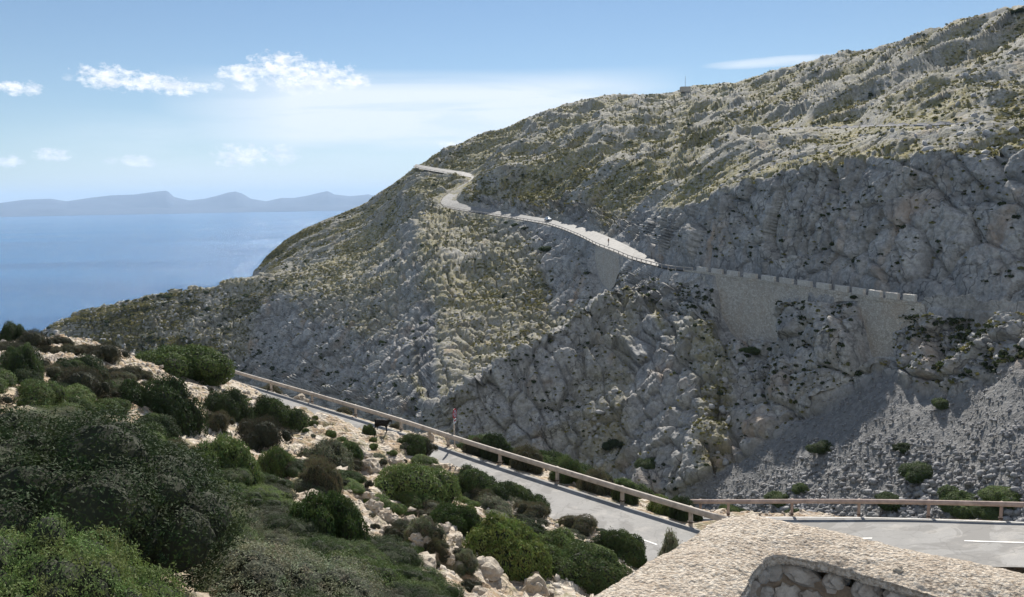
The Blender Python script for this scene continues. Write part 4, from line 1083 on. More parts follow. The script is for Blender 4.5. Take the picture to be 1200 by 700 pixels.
# shrubs on the steep bank falling into the ravine, tops showing above the rail
for i in range(34):
    px = 560 + i * 5.6 + random.uniform(-3, 3); xs = np.array([project(p_)[0] for p_ in RL]); c = np.array([np.interp(px, xs, RL[:, j]) for j in range(3)]); r_ = math.hypot(c[0], c[1])
    k_ = 1 + random.uniform(5.2, 11) / r_; g_ = drop_near(c[0] * k_, c[1] * k_); s_ = random.uniform(1.3, 2.1)
    if g_: put_shrub((g_.x, g_.y, g_.z - .2), s_, s_, s_ * 1.1, random.choice(['green', 'dark', 'green']), 'green shrub on the steep bank falling into the ravine behind the left guardrail', 'shrubs on the ravine bank', parts=False)
for i in range(26):
    px = 850 + i * 14.5 + random.uniform(-5, 5); c = P(px, 605, 39.5 + random.uniform(4.2, 8.5)); g_ = drop_near(c[0], c[1]); s_ = random.uniform(.5, 1.1)
    if g_: put_shrub((g_.x, g_.y, g_.z - .15), s_, s_, s_ * .9, random.choice(['green', 'dark', 'heath']), 'low shrub on the bank just behind the right hand guardrail', 'shrubs behind the right guardrail', parts=False)

# the dense scrub of the near left slope, filled in from the front backwards
def inpoly(x, y, poly):
    c = False; n = len(poly)
    for i in range(n):
        x1, y1 = poly[i]; x2, y2 = poly[(i + 1) % n]
        if (y1 > y) != (y2 > y) and x < (x2 - x1) * (y - y1) / (y2 - y1) + x1: c = not c
    return c
MASS = [(-40, 432), (50, 425), (120, 470), (180, 492), (215, 530), (300, 560), (345, 600), (420, 650), (520, 705), (470, 800), (170, 800), (150, 690), (60, 655), (-40, 640)]
placed = []; rr_ = random.Random(3)
BIG = ['bigdark', 'bigdark', 'biggreen', 'biggreen', 'biggrey', 'bigheath']
tries = 0
while len(placed) < 76 and tries < 5000:
    tries += 1
    px = rr_.uniform(-40, 500); py = rr_.uniform(435, 790)
    if not inpoly(px, py, MASS): continue
    b = hit_near(px, py)
    if b is None: continue
    r_ = math.hypot(b.x, b.y); s_ = rr_.uniform(.6, 1.15) * min(1.0, .42 + r_ / 30)
    if px < 90 and r_ < 16 and r_ > 7: s_ *= 1.25
    if r_ < 9.5 and 30 < px < 250: continue
    if r_ < 5.5: s_ *= .5
    if any(math.hypot(b.x - q[0], b.y - q[1]) < (s_ + q[2]) * .62 for q in placed): continue
    placed.append((b.x, b.y, s_))
    kd_ = rr_.choice(BIG) if r_ < 24 else rr_.choice(['dark', 'green', 'heath', 'grey', 'dark'])
    if px > 260: kd_ = rr_.choice(['biggreen', 'bigdark', 'biggreen', 'biggrey'])
    g_ = {'bigdark': 'dark', 'dark': 'dark', 'biggreen': 'green', 'green': 'green', 'biggrey': 'grey leaved', 'grey': 'grey leaved', 'bigheath': 'brown heathy', 'heath': 'brown heathy'}[kd_]
    put_shrub((b.x, b.y, b.z - .2 * s_), s_ * 1.3, s_ * .9, s_ * rr_.uniform(.7, 1.0), kd_, 'one of the %s shrubs merging in the dense thicket at lower left' % g_, 'thicket shrubs of the lower left slope, ' + g_, rnd=rr_, rz=rr_.uniform(-.35, .35) - R(42))
# taller bushes of the near left
for (px, py, s_, hz, kd_, lb) in ((14, 620, 1.5, 1.6, 'bigdark', 'tall dark leafy bush at the left frame edge reaching up towards the crest'),
                              (75, 560, 1.2, 1.35, 'biggreen', 'tall green bush second from the left edge with bare branches'),
                              (225, 630, 1.1, 1.2, 'biggrey', 'open grey bush with silvery leaves above the pale boulder'),
                              (300, 715, 1.2, 1.15, 'biggrey', 'rounded bush with twisted bare branches at the bottom left of centre'),
                              (14, 745, .8, 1.05, 'biggreen', 'olive green bush filling the bottom left corner'),
                              (395, 705, 1.15, 1.1, 'biggreen', 'broad green bush at the bottom edge left of the tan rocks')):
    b = hit_near(px, py)
    if b: put_shrub((b.x, b.y, b.z - .3), s_ * 1.1, s_, hz, kd_, lb)

MIDP = [(300, 520), (440, 525), (560, 560), (650, 600), (740, 640), (700, 690), (560, 620), (470, 600), (400, 600), (330, 560)]
cnt = 0
for _t in range(900):
    if cnt >= 46: break
    px = rr_.uniform(240, 740); py = rr_.uniform(500, 690)
    if not inpoly(px, py, MIDP): continue
    b = hit_near(px, py)
    if b is None: continue
    r_ = math.hypot(b.x, b.y); s_ = rr_.uniform(.4, .85)
    if any(math.hypot(b.x - q[0], b.y - q[1]) < (s_ + q[2]) * .8 for q in placed): continue
    placed.append((b.x, b.y, s_)); cnt += 1; kd_ = rr_.choice(['dark', 'green', 'heath', 'grey', 'green'])
    put_shrub((b.x, b.y, b.z - .08), s_ * 1.45, s_ * .8, s_ * rr_.uniform(.5, .8), kd_, 'mid sized shrub among the pale rocks between the thicket and the left road', 'mid slope shrubs among the rocks', rnd=rr_, parts=False, rz=rr_.uniform(-.3, .3) - R(42))
# small tussocks dotted on the open stony ground
OPEN = [(225, 440), (420, 478), (470, 520), (560, 590), (640, 640), (600, 700), (430, 700), (420, 620), (330, 560), (250, 500)]
cnt = 0
while cnt < 90:
    px = rr_.uniform(225, 700); py = rr_.uniform(440, 700)
    if not inpoly(px, py, OPEN): continue
    b = hit_near(px, py)
    if b is None: continue
    s_ = rr_.uniform(.12, .38); cnt += 1
    kd_ = rr_.choice(['heath', 'grey', 'lime', 'heath', 'green'])
    put_shrub((b.x, b.y, b.z - .03), s_, s_, s_, kd_, 'small tussock dotted on the open stony ground beside the left road', 'tussocks on the stony ground', name='tussock', parts=False, rnd=rr_)['category'] = 'tussock'
cnt = 0
CREST = [(0, 395), (60, 400), (150, 425), (230, 450), (150, 480), (60, 440), (0, 430)]
while cnt < 40:
    px = rr_.uniform(0, 230); py = rr_.uniform(392, 480)
    if not inpoly(px, py, CREST): continue
    b = hit_near(px, py)
    if b is None: continue
    s_ = rr_.uniform(.35, .95); cnt += 1; s_ *= .9
    put_shrub((b.x, b.y, b.z - .08), s_, s_, s_ * .9, rr_.choice(['heath', 'dark', 'heath', 'grey']), 'low rounded shrub scattered on the stony crest at upper left of the near slope', 'shrubs on the near crest', parts=False, rnd=rr_)

# ------------------------------------------------------------------ rocks of the near slope
def put_rock(px, py, w_px, label, group=None, hk=.6, rnd=random, cat='rock'):
    b = hit_near(px, py)
    if b is None: return
    r_ = math.hypot(b.x, b.y); s_ = w_px / FOC * r_ * .5
    o = bpy.data.objects.new('rock', rnd.choice(ROCKS)); COL.objects.link(o); o.location = (b.x, b.y, b.z + s_ * hk * .15)
    o.scale = (s_, s_ * rnd.uniform(.8, 1.2), s_ * rnd.uniform(.8, 1.15) * hk / .6); o.rotation_euler = (rnd.uniform(-.4, .4), rnd.uniform(-.4, .4), rnd.uniform(0, 6.28)); tag(o, label, cat, group); return o
for a in ((100, 684, 88, 'large pale boulder at the bottom left beside the olive bush', .8), (470, 694, 60, 'flat pale rock at the bottom edge left of centre', .45), (430, 690, 46, 'low flat rock beside the bottom edge below the green bush', .4),
          (40, 386, 18, 'upright pale rock standing on the crest at far left', 1.3), (625, 690, 36, 'rounded tan rock at the bottom edge near the parapet', .7), (556, 632, 30, 'tan rock beside the bright leafy shrub', .7),
          (492, 662, 44, 'broad tan slab in the middle of the tan rocks', .4), (570, 672, 40, 'long tan slab under the bright leafy shrub', .5), (255, 524, 26, 'pale rock half hidden in shrubs left of centre', .6),
          (388, 562, 46, 'pale ledge rock above the large green shrub', .45), (360, 588, 40, 'orange tan ledge rock left of the stone terrace', .4), (445, 474, 14, 'grey rock on the verge above the goat', .8),
          (352, 470, 16, 'pale rock under the far part of the guardrail', .8), (500, 516, 18, 'pale rock at the road border left of the signpost', .6), (602, 538, 16, 'pale round rock behind the rail', .9), (727, 576, 18, 'pale rock beside the second last post', .9), (712, 580, 14, 'small tan rock behind the rail near the second last post', .9)):
    put_rock(a[0], a[1], a[2], a[3], None, a[4])
# tumbled terrace wall: two rough courses of blocks running down to the right
for i in range(30):
    t = i / 29; px = 432 + 96 * t + random.uniform(-3, 3); py = 588 + 62 * t + (6 if i % 2 else -2) + random.uniform(-2, 2)
    put_rock(px, py, random.uniform(12, 21), 'stone block of the tumbled old terrace wall in the middle of the near slope', 'blocks of the old terrace wall', .7)
POLY_R = [(360, 540), (480, 525), (560, 600), (620, 660), (690, 690), (640, 712), (500, 712), (480, 650), (420, 600), (370, 580)]
cnt = 0
while cnt < 70:
    px = rr_.uniform(360, 700); py = rr_.uniform(525, 712)
    if not inpoly(px, py, POLY_R): continue
    put_rock(px, py, rr_.uniform(6, 21), 'tan rock lying loose on the open slope between shrubs and road', 'loose tan rocks on the near slope', rr_.uniform(.4, .8), rr_); cnt += 1

# gravel and stones too many to count
def scatter_mesh(name, pts, sizes, protos, g, flat_=1.0):
    """merge many small stones into one mesh"""
    VV_, FF_, off = [], [], 0; k_ = len(protos)
    pv = [np.array([v.co for v in p_.vertices]) for p_ in protos]; pf = [np.array([list(f_.vertices) for f_ in p_.polygons]) for p_ in protos]
    which = g.integers(0, k_, len(pts))
    for w_ in range(k_):
        m = which == w_; n = m.sum()
        if n == 0: continue
        s = sizes[m][:, None]; v = pv[w_][None] * (s * g.uniform(.7, 1.3, (n, 3)))[:, None, :]
        # every stone turned its own way (tufts only about the vertical)
        qt = g.normal(size=(n, 4)) if flat_ > 0 else np.stack([np.cos(g.uniform(0, 3.14, n)), np.zeros(n), np.zeros(n), np.sin(g.uniform(0, 3.14, n))], 1)
        qt /= np.linalg.norm(qt, axis=1, keepdims=True); w4, x4, y4, z4 = qt.T
        RM = np.stack([1 - 2 * (y4 * y4 + z4 * z4), 2 * (x4 * y4 - z4 * w4), 2 * (x4 * z4 + y4 * w4), 2 * (x4 * y4 + z4 * w4), 1 - 2 * (x4 * x4 + z4 * z4), 2 * (y4 * z4 - x4 * w4), 2 * (x4 * z4 - y4 * w4), 2 * (y4 * z4 + x4 * w4), 1 - 2 * (x4 * x4 + y4 * y4)], 1).reshape(-1, 3, 3)
        v = np.einsum('nij,nkj->nki', RM, v); v[:, :, 2] *= abs(flat_); v = v + pts[m][:, None, :]
        nvp = pv[w_].shape[0]
        FF_.append((pf[w_][None] + (np.arange(n) * nvp)[:, None, None] + off).reshape(-1, pf[w_].shape[1])); VV_.append(v.reshape(-1, 3)); off += n * nvp
    return np_mesh(name, np.concatenate(VV_), np.concatenate(FF_))
low = []
for i in range(5):
    p_ = rock_mesh(60 + i, 1, .7, .3, .35, 'pebble'); low.append(p_)
pts, sz = [], []
ok = np.where((WPX > 180) & (WPX < 780) & (WV > 1.3) & (WV < 4.1) & (onroad < .05))[0]
ok2 = np.where((WV > 6.35) & (WV < 7.05) & (WPX > 240))[0]; ok3 = np.where((WPX > -100) & (WPX < 330) & (WV > 3.6) & (WV < 6.9))[0]; ok4 = np.where((WPX > 960) & (WV > 3.0) & (WV < 4.2))[0]
for arr, n, lo_s, hi_s in ((ok, 3600, .02, .14), (ok2, 900, .03, .16), (ok3, 2200, .05, .25), (ok4, 500, .03, .12)):
    ii = rng.choice(arr, n); pts.append(W1[ii] + rng.normal(0, .06, (n, 3)) * [1, 1, .15]); sz.append(lo_s + (hi_s - lo_s) * rng.random(n) ** 3)
me = scatter_mesh('loose_stones', np.concatenate(pts), np.concatenate(sz), low, rng); M['stone_warm'] = mat_stone('warm_small_stone', (.36, .30, .24), (.64, .58, .50), (.36, .26, .17), 2)
tag(link('loose_stones', me, M['stone_warm']), 'pale small stones strewn over the near slope', kind='stuff')

# ------------------------------------------------------------------ scree, boulders and scrub of the mountainside
sel = np.where(scree * (VIS | True) > .5)[0]
n = 20000; ii = rng.choice(sel, n); s_ = .06 + .42 * rng.random(n) ** 4.5
s_ *= .45 + .95 * sstep(.85, .15, V2[ii])
me = scatter_mesh('scree', V1[ii] + rng.normal(0, .25, (n, 3)) * [1, 1, .1], s_, low, rng, .85)
tag(link('scree', me, M['scree_grey']), 'loose grey scree filling the chute under the retaining walls', kind='stuff')
okv = np.where((hard > .9) & (wall_mask < .1) & (V2 > .9) & (V2 < 11.0) & VIS & (FPX > -60) & (FPX < 1260) & (scree < .1))[0]
okb = okv[veg[okv] > .3]; n = 3000; ii = rng.choice(okb, n); s_ = (.08 + .5 * rng.random(n) ** 3.5) * np.clip(Rr.ravel()[ii] / 230, .7, 1.8)
ii = ii[gap[ii] > 3]; s_ = s_[:len(ii)]
me = scatter_mesh('boulders', V1[ii], s_, low, rng); tag(link('boulders', me, M['stone_grey']), 'loose grey boulders strewn over the mountainside', kind='stuff')

def tuft_proto(seed, nf=26):
    g = np.random.default_rng(seed); d = g.normal(size=(nf, 3)); d[:, 2] = np.abs(d[:, 2]); d /= np.linalg.norm(d, axis=1, keepdims=True)
    c = d * g.uniform(.35, .95, (nf, 1)) * [1, 1, .75]; t = np.cross(d, g.normal(size=(nf, 3))); t /= np.linalg.norm(t, axis=1, keepdims=True); b = np.cross(d, t)
    s = g.uniform(.2, .38, (nf, 1)); V = np.stack([c - t * s, c + b * s, c + t * s, c - b * s], 1).reshape(-1, 3)
    me = bpy.data.meshes.new('tuft'); me.from_pydata(V.tolist(), [], np.arange(4 * nf).reshape(-1, 4).tolist()); return me
tp = [tuft_proto(i) for i in range(5)]
def mat_tuft(name, stops):
    m, nt, b, o = mat(name); k = N(nt); g = k.geo()
    c = k.ramp(k.noise(g, .25, 5, .8), stops); k.l(c, b.inputs['Base Color']); b.inputs['Roughness'].default_value = .8; b.inputs['Specular IOR Level'].default_value = .15
    t = k.n('ShaderNodeBsdfTranslucent'); k.l(c, t.inputs[0]); mx = k.n('ShaderNodeMixShader'); mx.inputs[0].default_value = .45
    k.l(b.outputs[0], mx.inputs[1]); k.l(t.outputs[0], mx.inputs[2]); k.l(mx.outputs[0], o.inputs[0]); return m
M['tuft_olive'] = mat_tuft('olive_tuft', [(.3, (.075, .085, .03)), (.5, (.17, .16, .06)), (.7, (.32, .27, .11))])
M['tuft_dark'] = mat_tuft('dark_tuft', [(.3, (.022, .034, .015)), (.7, (.06, .075, .03))])
wgt = np.clip(veg[okv] + .15, 0, 1) ** 1.6 * (gap[okv] > 3.2); wgt /= wgt.sum()
# even out by ground area: farther rows are sparser in the grid, so weight with range
wgt *= Rr.ravel()[okv] * (.25 + sstep(-.25, .25, fbm(V0[okv] / 11, 3, 89))); wgt /= wgt.sum()
n = 38000; ii = rng.choice(okv, n, p=wgt); s_ = (.22 + .5 * rng.random(n) ** 2) * np.clip(Rr.ravel()[ii] / 260, .75, 1.4) * np.where(PXg[ii] < 520, .75, 1)
me = scatter_mesh('scrub', V1[ii], s_, tp, rng, -1.0); tag(link('scrub', me, M['tuft_olive']), 'olive and straw coloured low scrub covering the mountainside', kind='stuff')
wd = np.exp(-np.clip(c2[okv], 0, 1) / .12) + .8 * np.exp(-np.clip(k1[okv], 0, 1) / .09) * (V2[okv] < 5.5); wd *= (gap[okv] > 3.2); wd /= wd.sum()
wd *= sstep(-.1, .35, fbm(V0[okv] / 14, 2, 88)) + .06; wd /= wd.sum(); n = 4000; ii = rng.choice(okv, n, p=wd); s_ = (.18 + 1.0 * rng.random(n) ** 3) * np.clip(Rr.ravel()[ii] / 260, .6, 1.5)
me = scatter_mesh('scrub', V1[ii], s_, tp, rng, -1.0); tag(link('scrub', me, M['tuft_dark']), 'dark green scrub growing in the cracks and gullies of the cliffs', kind='stuff')

# individual shrubs one can pick out on the far side
FS = [(198,348,7,'dark shrub alone on the crest of the long left spur'),(191,349,4,'tiny dark shrub beside the lone one on the left spur crest'),(175,352,3,'smallest dark shrub on the left spur crest'),
 (885,412,24,'dark shrub at the foot of the big retaining wall'),(872,410,11,'left companion shrub at the foot of the big retaining wall'),(903,409,9,'round dark shrub right at the wall foot corner'),
 (1003,349,11,'dark shrub leaning over the crenellated parapet'),(965,526,34,'dark shrub in the middle of the scree'),(1060,526,24,'dark shrub at the upper right of the scree'),(1083,556,46,'large green mound shrub in the lower scree'),
 (915,586,34,'dark shrub in the lower scree behind the right guardrail'),(1128,592,60,'wide brown green shrub on the sunlit scree'),(1180,584,46,'dark green shrub at the right frame edge on the sunlit scree'),(1165,604,40,'low shrub behind the right guardrail near the frame edge'),
 (594,262,7,'dark shrub on the valley side of the far road left of the car'),(603,264,9,'larger dark shrub on the valley side of the far road below the car'),(614,269,10,'round dark shrub just below the far road under the car'),(640,292,14,'dark green patch shrub on the slope under the car'),
 (788,317,6,'dark shrub at the inner kerb of the far road where the shade starts'),(1195,14,11,'bushy small tree on the ridge top at the upper right'),(857,104,5,'small shrub on the skyline right of the mast'),(1080,50,6,'shrub on the skyline of the upper right ridge'),
 (905,360,5,'dark shrub in the notch of the big retaining wall'),(1072,363,6,'dark tall shrub at the right end of the narrow retaining wall'),(1105,474,22,'dark shrub under the right hand cliff'),(942,574,24,'dark shrub between boulders in the lower scree'),
 (1050,590,34,'grey green shrub on the lower scree behind the guardrail'),(720,520,28,'dark shrub in the shaded hollow of the middle cliff'),(760,545,30,'dark shrub at the foot of the middle cliff'),(690,560,16,'dark shrub low in the ravine behind the left guardrail')]
for x, y, w_, lb in FS:
    q = hit_far(x, y)
    if q is None: continue
    r_ = math.hypot(q[0], q[1]); s_ = w_ / FOC * r_ * .55
    put_shrub((q[0], q[1], q[2] - .1 * s_), s_, s_, s_ * .7, 'dark' if 'green' not in lb else 'green', lb, parts=w_ > 17)

# ------------------------------------------------------------------ car on the far road
def car(loc, heading, label):
    root = empty('car', loc, heading); tag(root, label, 'car')
    paint = mat_plain('silver_paint', (.62, .66, .70), .25, .2, var=.04, spec=.5); glass = mat_plain('dark_glass', (.03, .04, .05), .08, var=.1, spec=.6)
    tyre = mat_plain('tyre_rubber', (.02, .02, .02), .8, var=.2); rimm = mat_plain('alloy', (.45, .46, .48), .35, .8, var=.1)
    prof = [(-2.0,.35),(-2.05,.75),(-1.9,1.0),(-1.55,1.42),(-.6,1.5),(.35,1.44),(1.0,1.0),(1.85,.84),(2.05,.62),(2.05,.33)]
    bm = bmesh.new(); L_, R_ = [], []
    for x, z in prof:
        w_ = .86 if z < 1.05 else .86 - (z - 1.0) * .42
        L_.append(bm.verts.new((x, w_, z))); R_.append(bm.verts.new((x, -w_, z)))
    n = len(prof)
    for i in range(n - 1): bm.faces.new((L_[i], L_[i + 1], R_[i + 1], R_[i]))
    bm.faces.new((L_[-1], L_[0], R_[0], R_[-1])); bm.faces.new(L_[::-1]); bm.faces.new(R_)
    bmesh.ops.recalc_face_normals(bm, faces=bm.faces); bmesh.ops.bevel(bm, geom=list(bm.edges), offset=.05, segments=2, affect='EDGES')
    body = link('body', bm_mesh(bm, 'body'), paint, root, True)
    def win(pts, nm):
        bm = bmesh.new(); v = [bm.verts.new(p) for p in pts]; f_ = bm.faces.new(v); e = bmesh.ops.extrude_face_region(bm, geom=[f_])
        f_.normal_update(); bmesh.ops.translate(bm, vec=f_.normal * .02, verts=[g_ for g_ in e['geom'] if isinstance(g_, bmesh.types.BMVert)])
        link(nm, bm_mesh(bm, nm), glass, root)
    win([(.99, .68, 1.03), (.99, -.68, 1.03), (.42, -.60, 1.42), (.42, .60, 1.42)], 'windscreen')
    win([(-1.88, .66, 1.06), (-1.58, .58, 1.40), (-1.58, -.58, 1.40), (-1.88, -.66, 1.06)], 'rear_window')
    for s in (1, -1):
        y0, y1 = s * .875, s * .73
        for xs_ in ((-1.6, -.62, -.62, -1.42), (-.5, .80, .30, -.5)):
            win([(xs_[0], y0, 1.05), (xs_[1], y0, 1.05), (xs_[2], y1, 1.38), (xs_[3], y1, 1.38)], 'side_window')
        for x in (-1.3, 1.3):
            bm = bmesh.new(); add_cyl(bm, (x, s * .70, .32), (x, s * .90, .32), .32, seg=24); w_ = link('wheel', bm_mesh(bm, 'wheel'), tyre, root)
            bm = bmesh.new(); add_cyl(bm, (x, s * .895, .32), (x, s * .915, .32), .2, seg=16); link('rim', bm_mesh(bm, 'rim'), rimm, w_)
        bm = bmesh.new(); add_box(bm, (2.0, s * .62, .72), (.12, .34, .14)); link('headlight', bm_mesh(bm, 'headlight'), rimm, root)
        bm = bmesh.new(); add_box(bm, (-1.98, s * .68, .86), (.12, .24, .2)); link('tail_light', bm_mesh(bm, 'tail_light'), mat_plain('red_lens', (.35, .02, .02), .3, var=.05), root)
        bm = bmesh.new(); add_box(bm, (.75, s * .98, 1.05), (.14, .18, .12)); link('mirror', bm_mesh(bm, 'mirror'), paint, root)
    return root
def road_point(px, t, lo_, hi):
    xs = np.array([project((a + b) / 2)[0] for a, b in zip(fa, fb)]); i = min(range(lo_, hi), key=lambda k_: abs(xs[k_] - px))
    p_ = fa[i] * (1 - t) + fb[i] * t; c0 = (fa[i - 2] + fb[i - 2]) / 2; c1 = (fa[i + 2] + fb[i + 2]) / 2; return p_ + [0, 0, .07], c1 - c0
p_, d_ = road_point(642, .68, 90, 200); car(tuple(p_), math.atan2(-d_[1], -d_[0]), 'small silver hatchback driving on the far road under the cut cliff')

# ------------------------------------------------------------------ people and the goat
def skin(name, verts, edges, radii, root_i, mats, parent=None, sub=2, paint=None):
    me = bpy.data.meshes.new(name); me.from_pydata(verts, edges, []); o = bpy.data.objects.new(name, me); COL.objects.link(o)
    o.modifiers.new('s', 'SKIN'); sv = me.skin_vertices[0].data
    for i, r_ in enumerate(radii):
        sv[i].radius = r_ if isinstance(r_, tuple) else (r_, r_); sv[i].use_root = (i == root_i)
    ss = o.modifiers.new('d', 'SUBSURF'); ss.levels = ss.render_levels = sub
    dg = bpy.context.evaluated_depsgraph_get(); m2 = bpy.data.meshes.new_from_object(o.evaluated_get(dg)); bpy.data.objects.remove(o)
    o = bpy.data.objects.new(name, m2); COL.objects.link(o); m2.materials.clear()
    for m in mats: m2.materials.append(m)
    if paint:
        for f_ in m2.polygons: f_.material_index = paint(f_.center)
    m2.polygons.foreach_set('use_smooth', [True] * len(m2.polygons))
    if parent is not None: o.parent = parent
    return o
SKIN = mat_plain('skin_tone', (.45, .27, .19), .6, var=.1)
def person(loc, heading, label, top, legs_c, hair_c, stride=.28):
    V = [(0,0,.95),(0,0,1.12),(0,0,1.32),(0,0,1.46),(0,.01,1.56),(0,.015,1.66),(0,.0,1.73),
         (.17,0,1.42),(.24,.05,1.16),(.22,.2,.95),(.22,.26,.86),(-.17,0,1.42),(-.24,-.08,1.16),(-.23,-.02,.93),(-.23,.03,.84),
         (.1,0,.9),(.11,stride*.55,.5),(.11,stride*.7,.09),(.11,stride*.7+.16,.04),(-.1,0,.9),(-.11,-stride*.2,.5),(-.11,-stride*1.1,.11),(-.11,-stride*1.1+.14,.04)]
    E = [(0,1),(1,2),(2,3),(3,4),(4,5),(5,6),(3,7),(7,8),(8,9),(9,10),(3,11),(11,12),(12,13),(13,14),(0,15),(15,16),(16,17),(17,18),(0,19),(19,20),(20,21),(21,22)]
    Rd = [(.16,.11),(.15,.11),(.18,.12),(.1,.08),.055,.095,.075,.07,.05,.038,.04,.07,.05,.038,.04,.095,.065,.045,.04,.095,.065,.045,.04]
    T = mat_plain('shirt', top, .8, var=.15); G = mat_plain('trousers', legs_c, .8, var=.15)
    def pm(c): 
        if c.z > 1.5: return 0
        if c.z > .93 and abs(c.x) < .2 or c.z > 1.1: return 1
        if c.z > .93: return 0
        if abs(c.x) > .17 and c.z > .78: return 0
        return 2 if c.z > .1 else 3
    o = skin('person', V, E, Rd, 0, [SKIN, T, G, mat_plain('shoes', (.05, .05, .05), .6)], None, 2, pm)
    o.location = loc; o.rotation_euler = (0, 0, heading - math.pi / 2); tag(o, label, 'person')
    bm = bmesh.new(); bmesh.ops.create_uvsphere(bm, u_segments=12, v_segments=8, radius=.115, matrix=Matrix.Translation((0, -.015, 1.70)) @ Matrix.Diagonal((.9, 1.05, 1, 1)))
    bmesh.ops.delete(bm, geom=[v for v in bm.verts if v.co.z < 1.66 and v.co.y > -.03], context='VERTS'); link('hair', bm_mesh(bm, 'hair'), mat_plain('hair', hair_c, .8), o, True)
    bm = bmesh.new(); add_cyl(bm, (0, .085, 1.66), (0, .125, 1.645), .018, .012, 6); link('nose', bm_mesh(bm, 'nose'), SKIN, o)
    return o
p_, d_ = road_point(713, .42, 60, 150); person(tuple(p_), math.atan2(d_[1], d_[0]), 'person walking alone on the far road below the bend towards the car', (.30, .17, .10), (.10, .10, .12), (.05, .035, .02))
p_, d_ = road_point(549.5, .45, 215, 262); person(tuple(p_), math.atan2(d_[1], d_[0]), 'left one of the two persons on foot above the far hairpin', (.35, .3, .25), (.08, .08, .1), (.05, .035, .02))
p_, d_ = road_point(552.5, .62, 215, 262); person(tuple(p_), math.atan2(d_[1], d_[0]), 'right one of the two persons on foot above the far hairpin', (.12, .12, .14), (.2, .17, .13), (.05, .035, .02))

def goat():
    V = [(-.42,0,.62),(-.2,0,.66),(.08,0,.65),(.3,0,.66),(.45,0,.74),(.56,0,.84),(.66,0,.86),(.78,0,.80),
         (-.50,0,.68),(-.58,0,.74),
         (.27,.11,.5),(.28,.12,.33),(.26,.12,.10),(.29,.12,.03),(.31,-.11,.5),(.40,-.12,.33),(.37,-.12,.12),(.42,-.12,.04),
         (-.40,.12,.48),(-.33,.12,.38),(-.47,.12,.25),(-.45,.12,.05),(-.42,-.12,.48),(-.40,-.12,.37),(-.56,-.12,.24),(-.58,-.12,.05),
         (.62,.09,.90),(.60,.15,.88),(.62,-.09,.90),(.60,-.15,.88)]
    E = [(0,1),(1,2),(2,3),(3,4),(4,5),(5,6),(6,7),(0,8),(8,9),(3,10),(10,11),(11,12),(12,13),(3,14),(14,15),(15,16),(16,17),(0,18),(18,19),(19,20),(20,21),(0,22),(22,23),(23,24),(24,25),(6,26),(26,27),(6,28),(28,29)]
    Rd = [(.19,.21),(.21,.25),(.21,.25),(.18,.22),(.13,.15),.075,.075,.045,.04,.03,.07,.045,.03,.035,.07,.045,.03,.035,.09,.06,.035,.035,.09,.06,.035,.035,.03,.02,.03,.02]
    fur = mat_plain('black_brown_fur', (.010, .008, .007), .9, var=.4, sc=12)
    o = skin('goat', V, E, Rd, 1, [fur], None, 2); tag(o, 'black goat crossing the stony verge towards the left road', 'goat')
    for s in (1, -1):
        bm = bmesh.new(); p0 = Vector((.60, s * .04, .92)); r_ = .024
        for i in range(6):
            a = .9 + i * .42; p1 = p0 + Vector((-math.cos(a - .9) * .02 - math.sin(i * .4) * .05, s * .012, .055 * math.cos(i * .42))); add_cyl(bm, p0, p1, r_, r_ * .85, 7); p0 = p1; r_ *= .85
        link('horn', bm_mesh(bm, 'horn'), mat_plain('horn', (.10, .085, .07), .6), o)
    bm = bmesh.new(); add_cyl(bm, (.74, 0, .76), (.72, 0, .64), .025, .006, 6); link('beard', bm_mesh(bm, 'beard'), fur, o)
    return o
g_ = goat(); b = hit_near(448, 506); g_.location = (b.x, b.y, b.z - .02); g_.rotation_euler = (0, 0, -.35); g_.scale = (.88,) * 3

# ------------------------------------------------------------------ road sign behind the left rail
xs = np.array([project(p__)[0] for p__ in RL]); c = np.array([np.interp(533, xs, RL[:, i]) for i in range(3)])
c = c + np.array([c[0], c[1], 0]) / math.hypot(c[0], c[1]) * .9; gz = drop_near(c[0], c[1]); sroot = empty('road_sign', (c[0], c[1], gz.z), R(72)); tag(sroot, 'narrow angled red and white road sign on a tan post behind the guardrail', 'road sign')
SC = 1.0
bm = bmesh.new(); add_cyl(bm, (0, 0, -.2), (0, 0, 2.75), .045, seg=12); link('post', bm_mesh(bm, 'post'), M['wood'], sroot)
red = mat_plain('sign_red', (.42, .02, .035), .45, var=.08); white = mat_plain('sign_white', (.70, .70, .70), .45, var=.06); blue = mat_plain('sign_blue', (.55, .56, .62), .45, var=.08)
def disc(y, r_, z, m, nm, par, t=.012):
    bm = bmesh.new(); add_cyl(bm, (0, y, z), (0, y - t, z), r_, seg=32); return link(nm, bm_mesh(bm, nm), m, par)
dk = disc(-.05, .33, 2.45, red, 'sign_disc', sroot, .02); disc(-.071, .235, 2.45, blue, 'sign_face', dk, .004)
bm = bmesh.new(); add_box(bm, (0, -.079, 2.45), (.50, .006, .06), Matrix.Rotation(R(45), 4, 'Y')); link('diagonal_bar', bm_mesh(bm, 'diagonal_bar'), red, dk)
bm = bmesh.new(); add_box(bm, (0, -.079, 2.45), (.50, .004, .06), Matrix.Rotation(R(-45), 4, 'Y')); link('diagonal_bar', bm_mesh(bm, 'diagonal_bar'), red, dk)
bm = bmesh.new(); add_box(bm, (0, -.055, 1.93), (.44, .02, .3)); bmesh.ops.bevel(bm, geom=list(bm.edges), offset=.008, segments=1, affect='EDGES'); pl = link('sign_plate', bm_mesh(bm, 'sign_plate'), white, sroot)
bm = bmesh.new(); add_box(bm, (0, -.068, 1.99), (.36, .004, .1)); link('plate_bar', bm_mesh(bm, 'plate_bar'), red, pl)

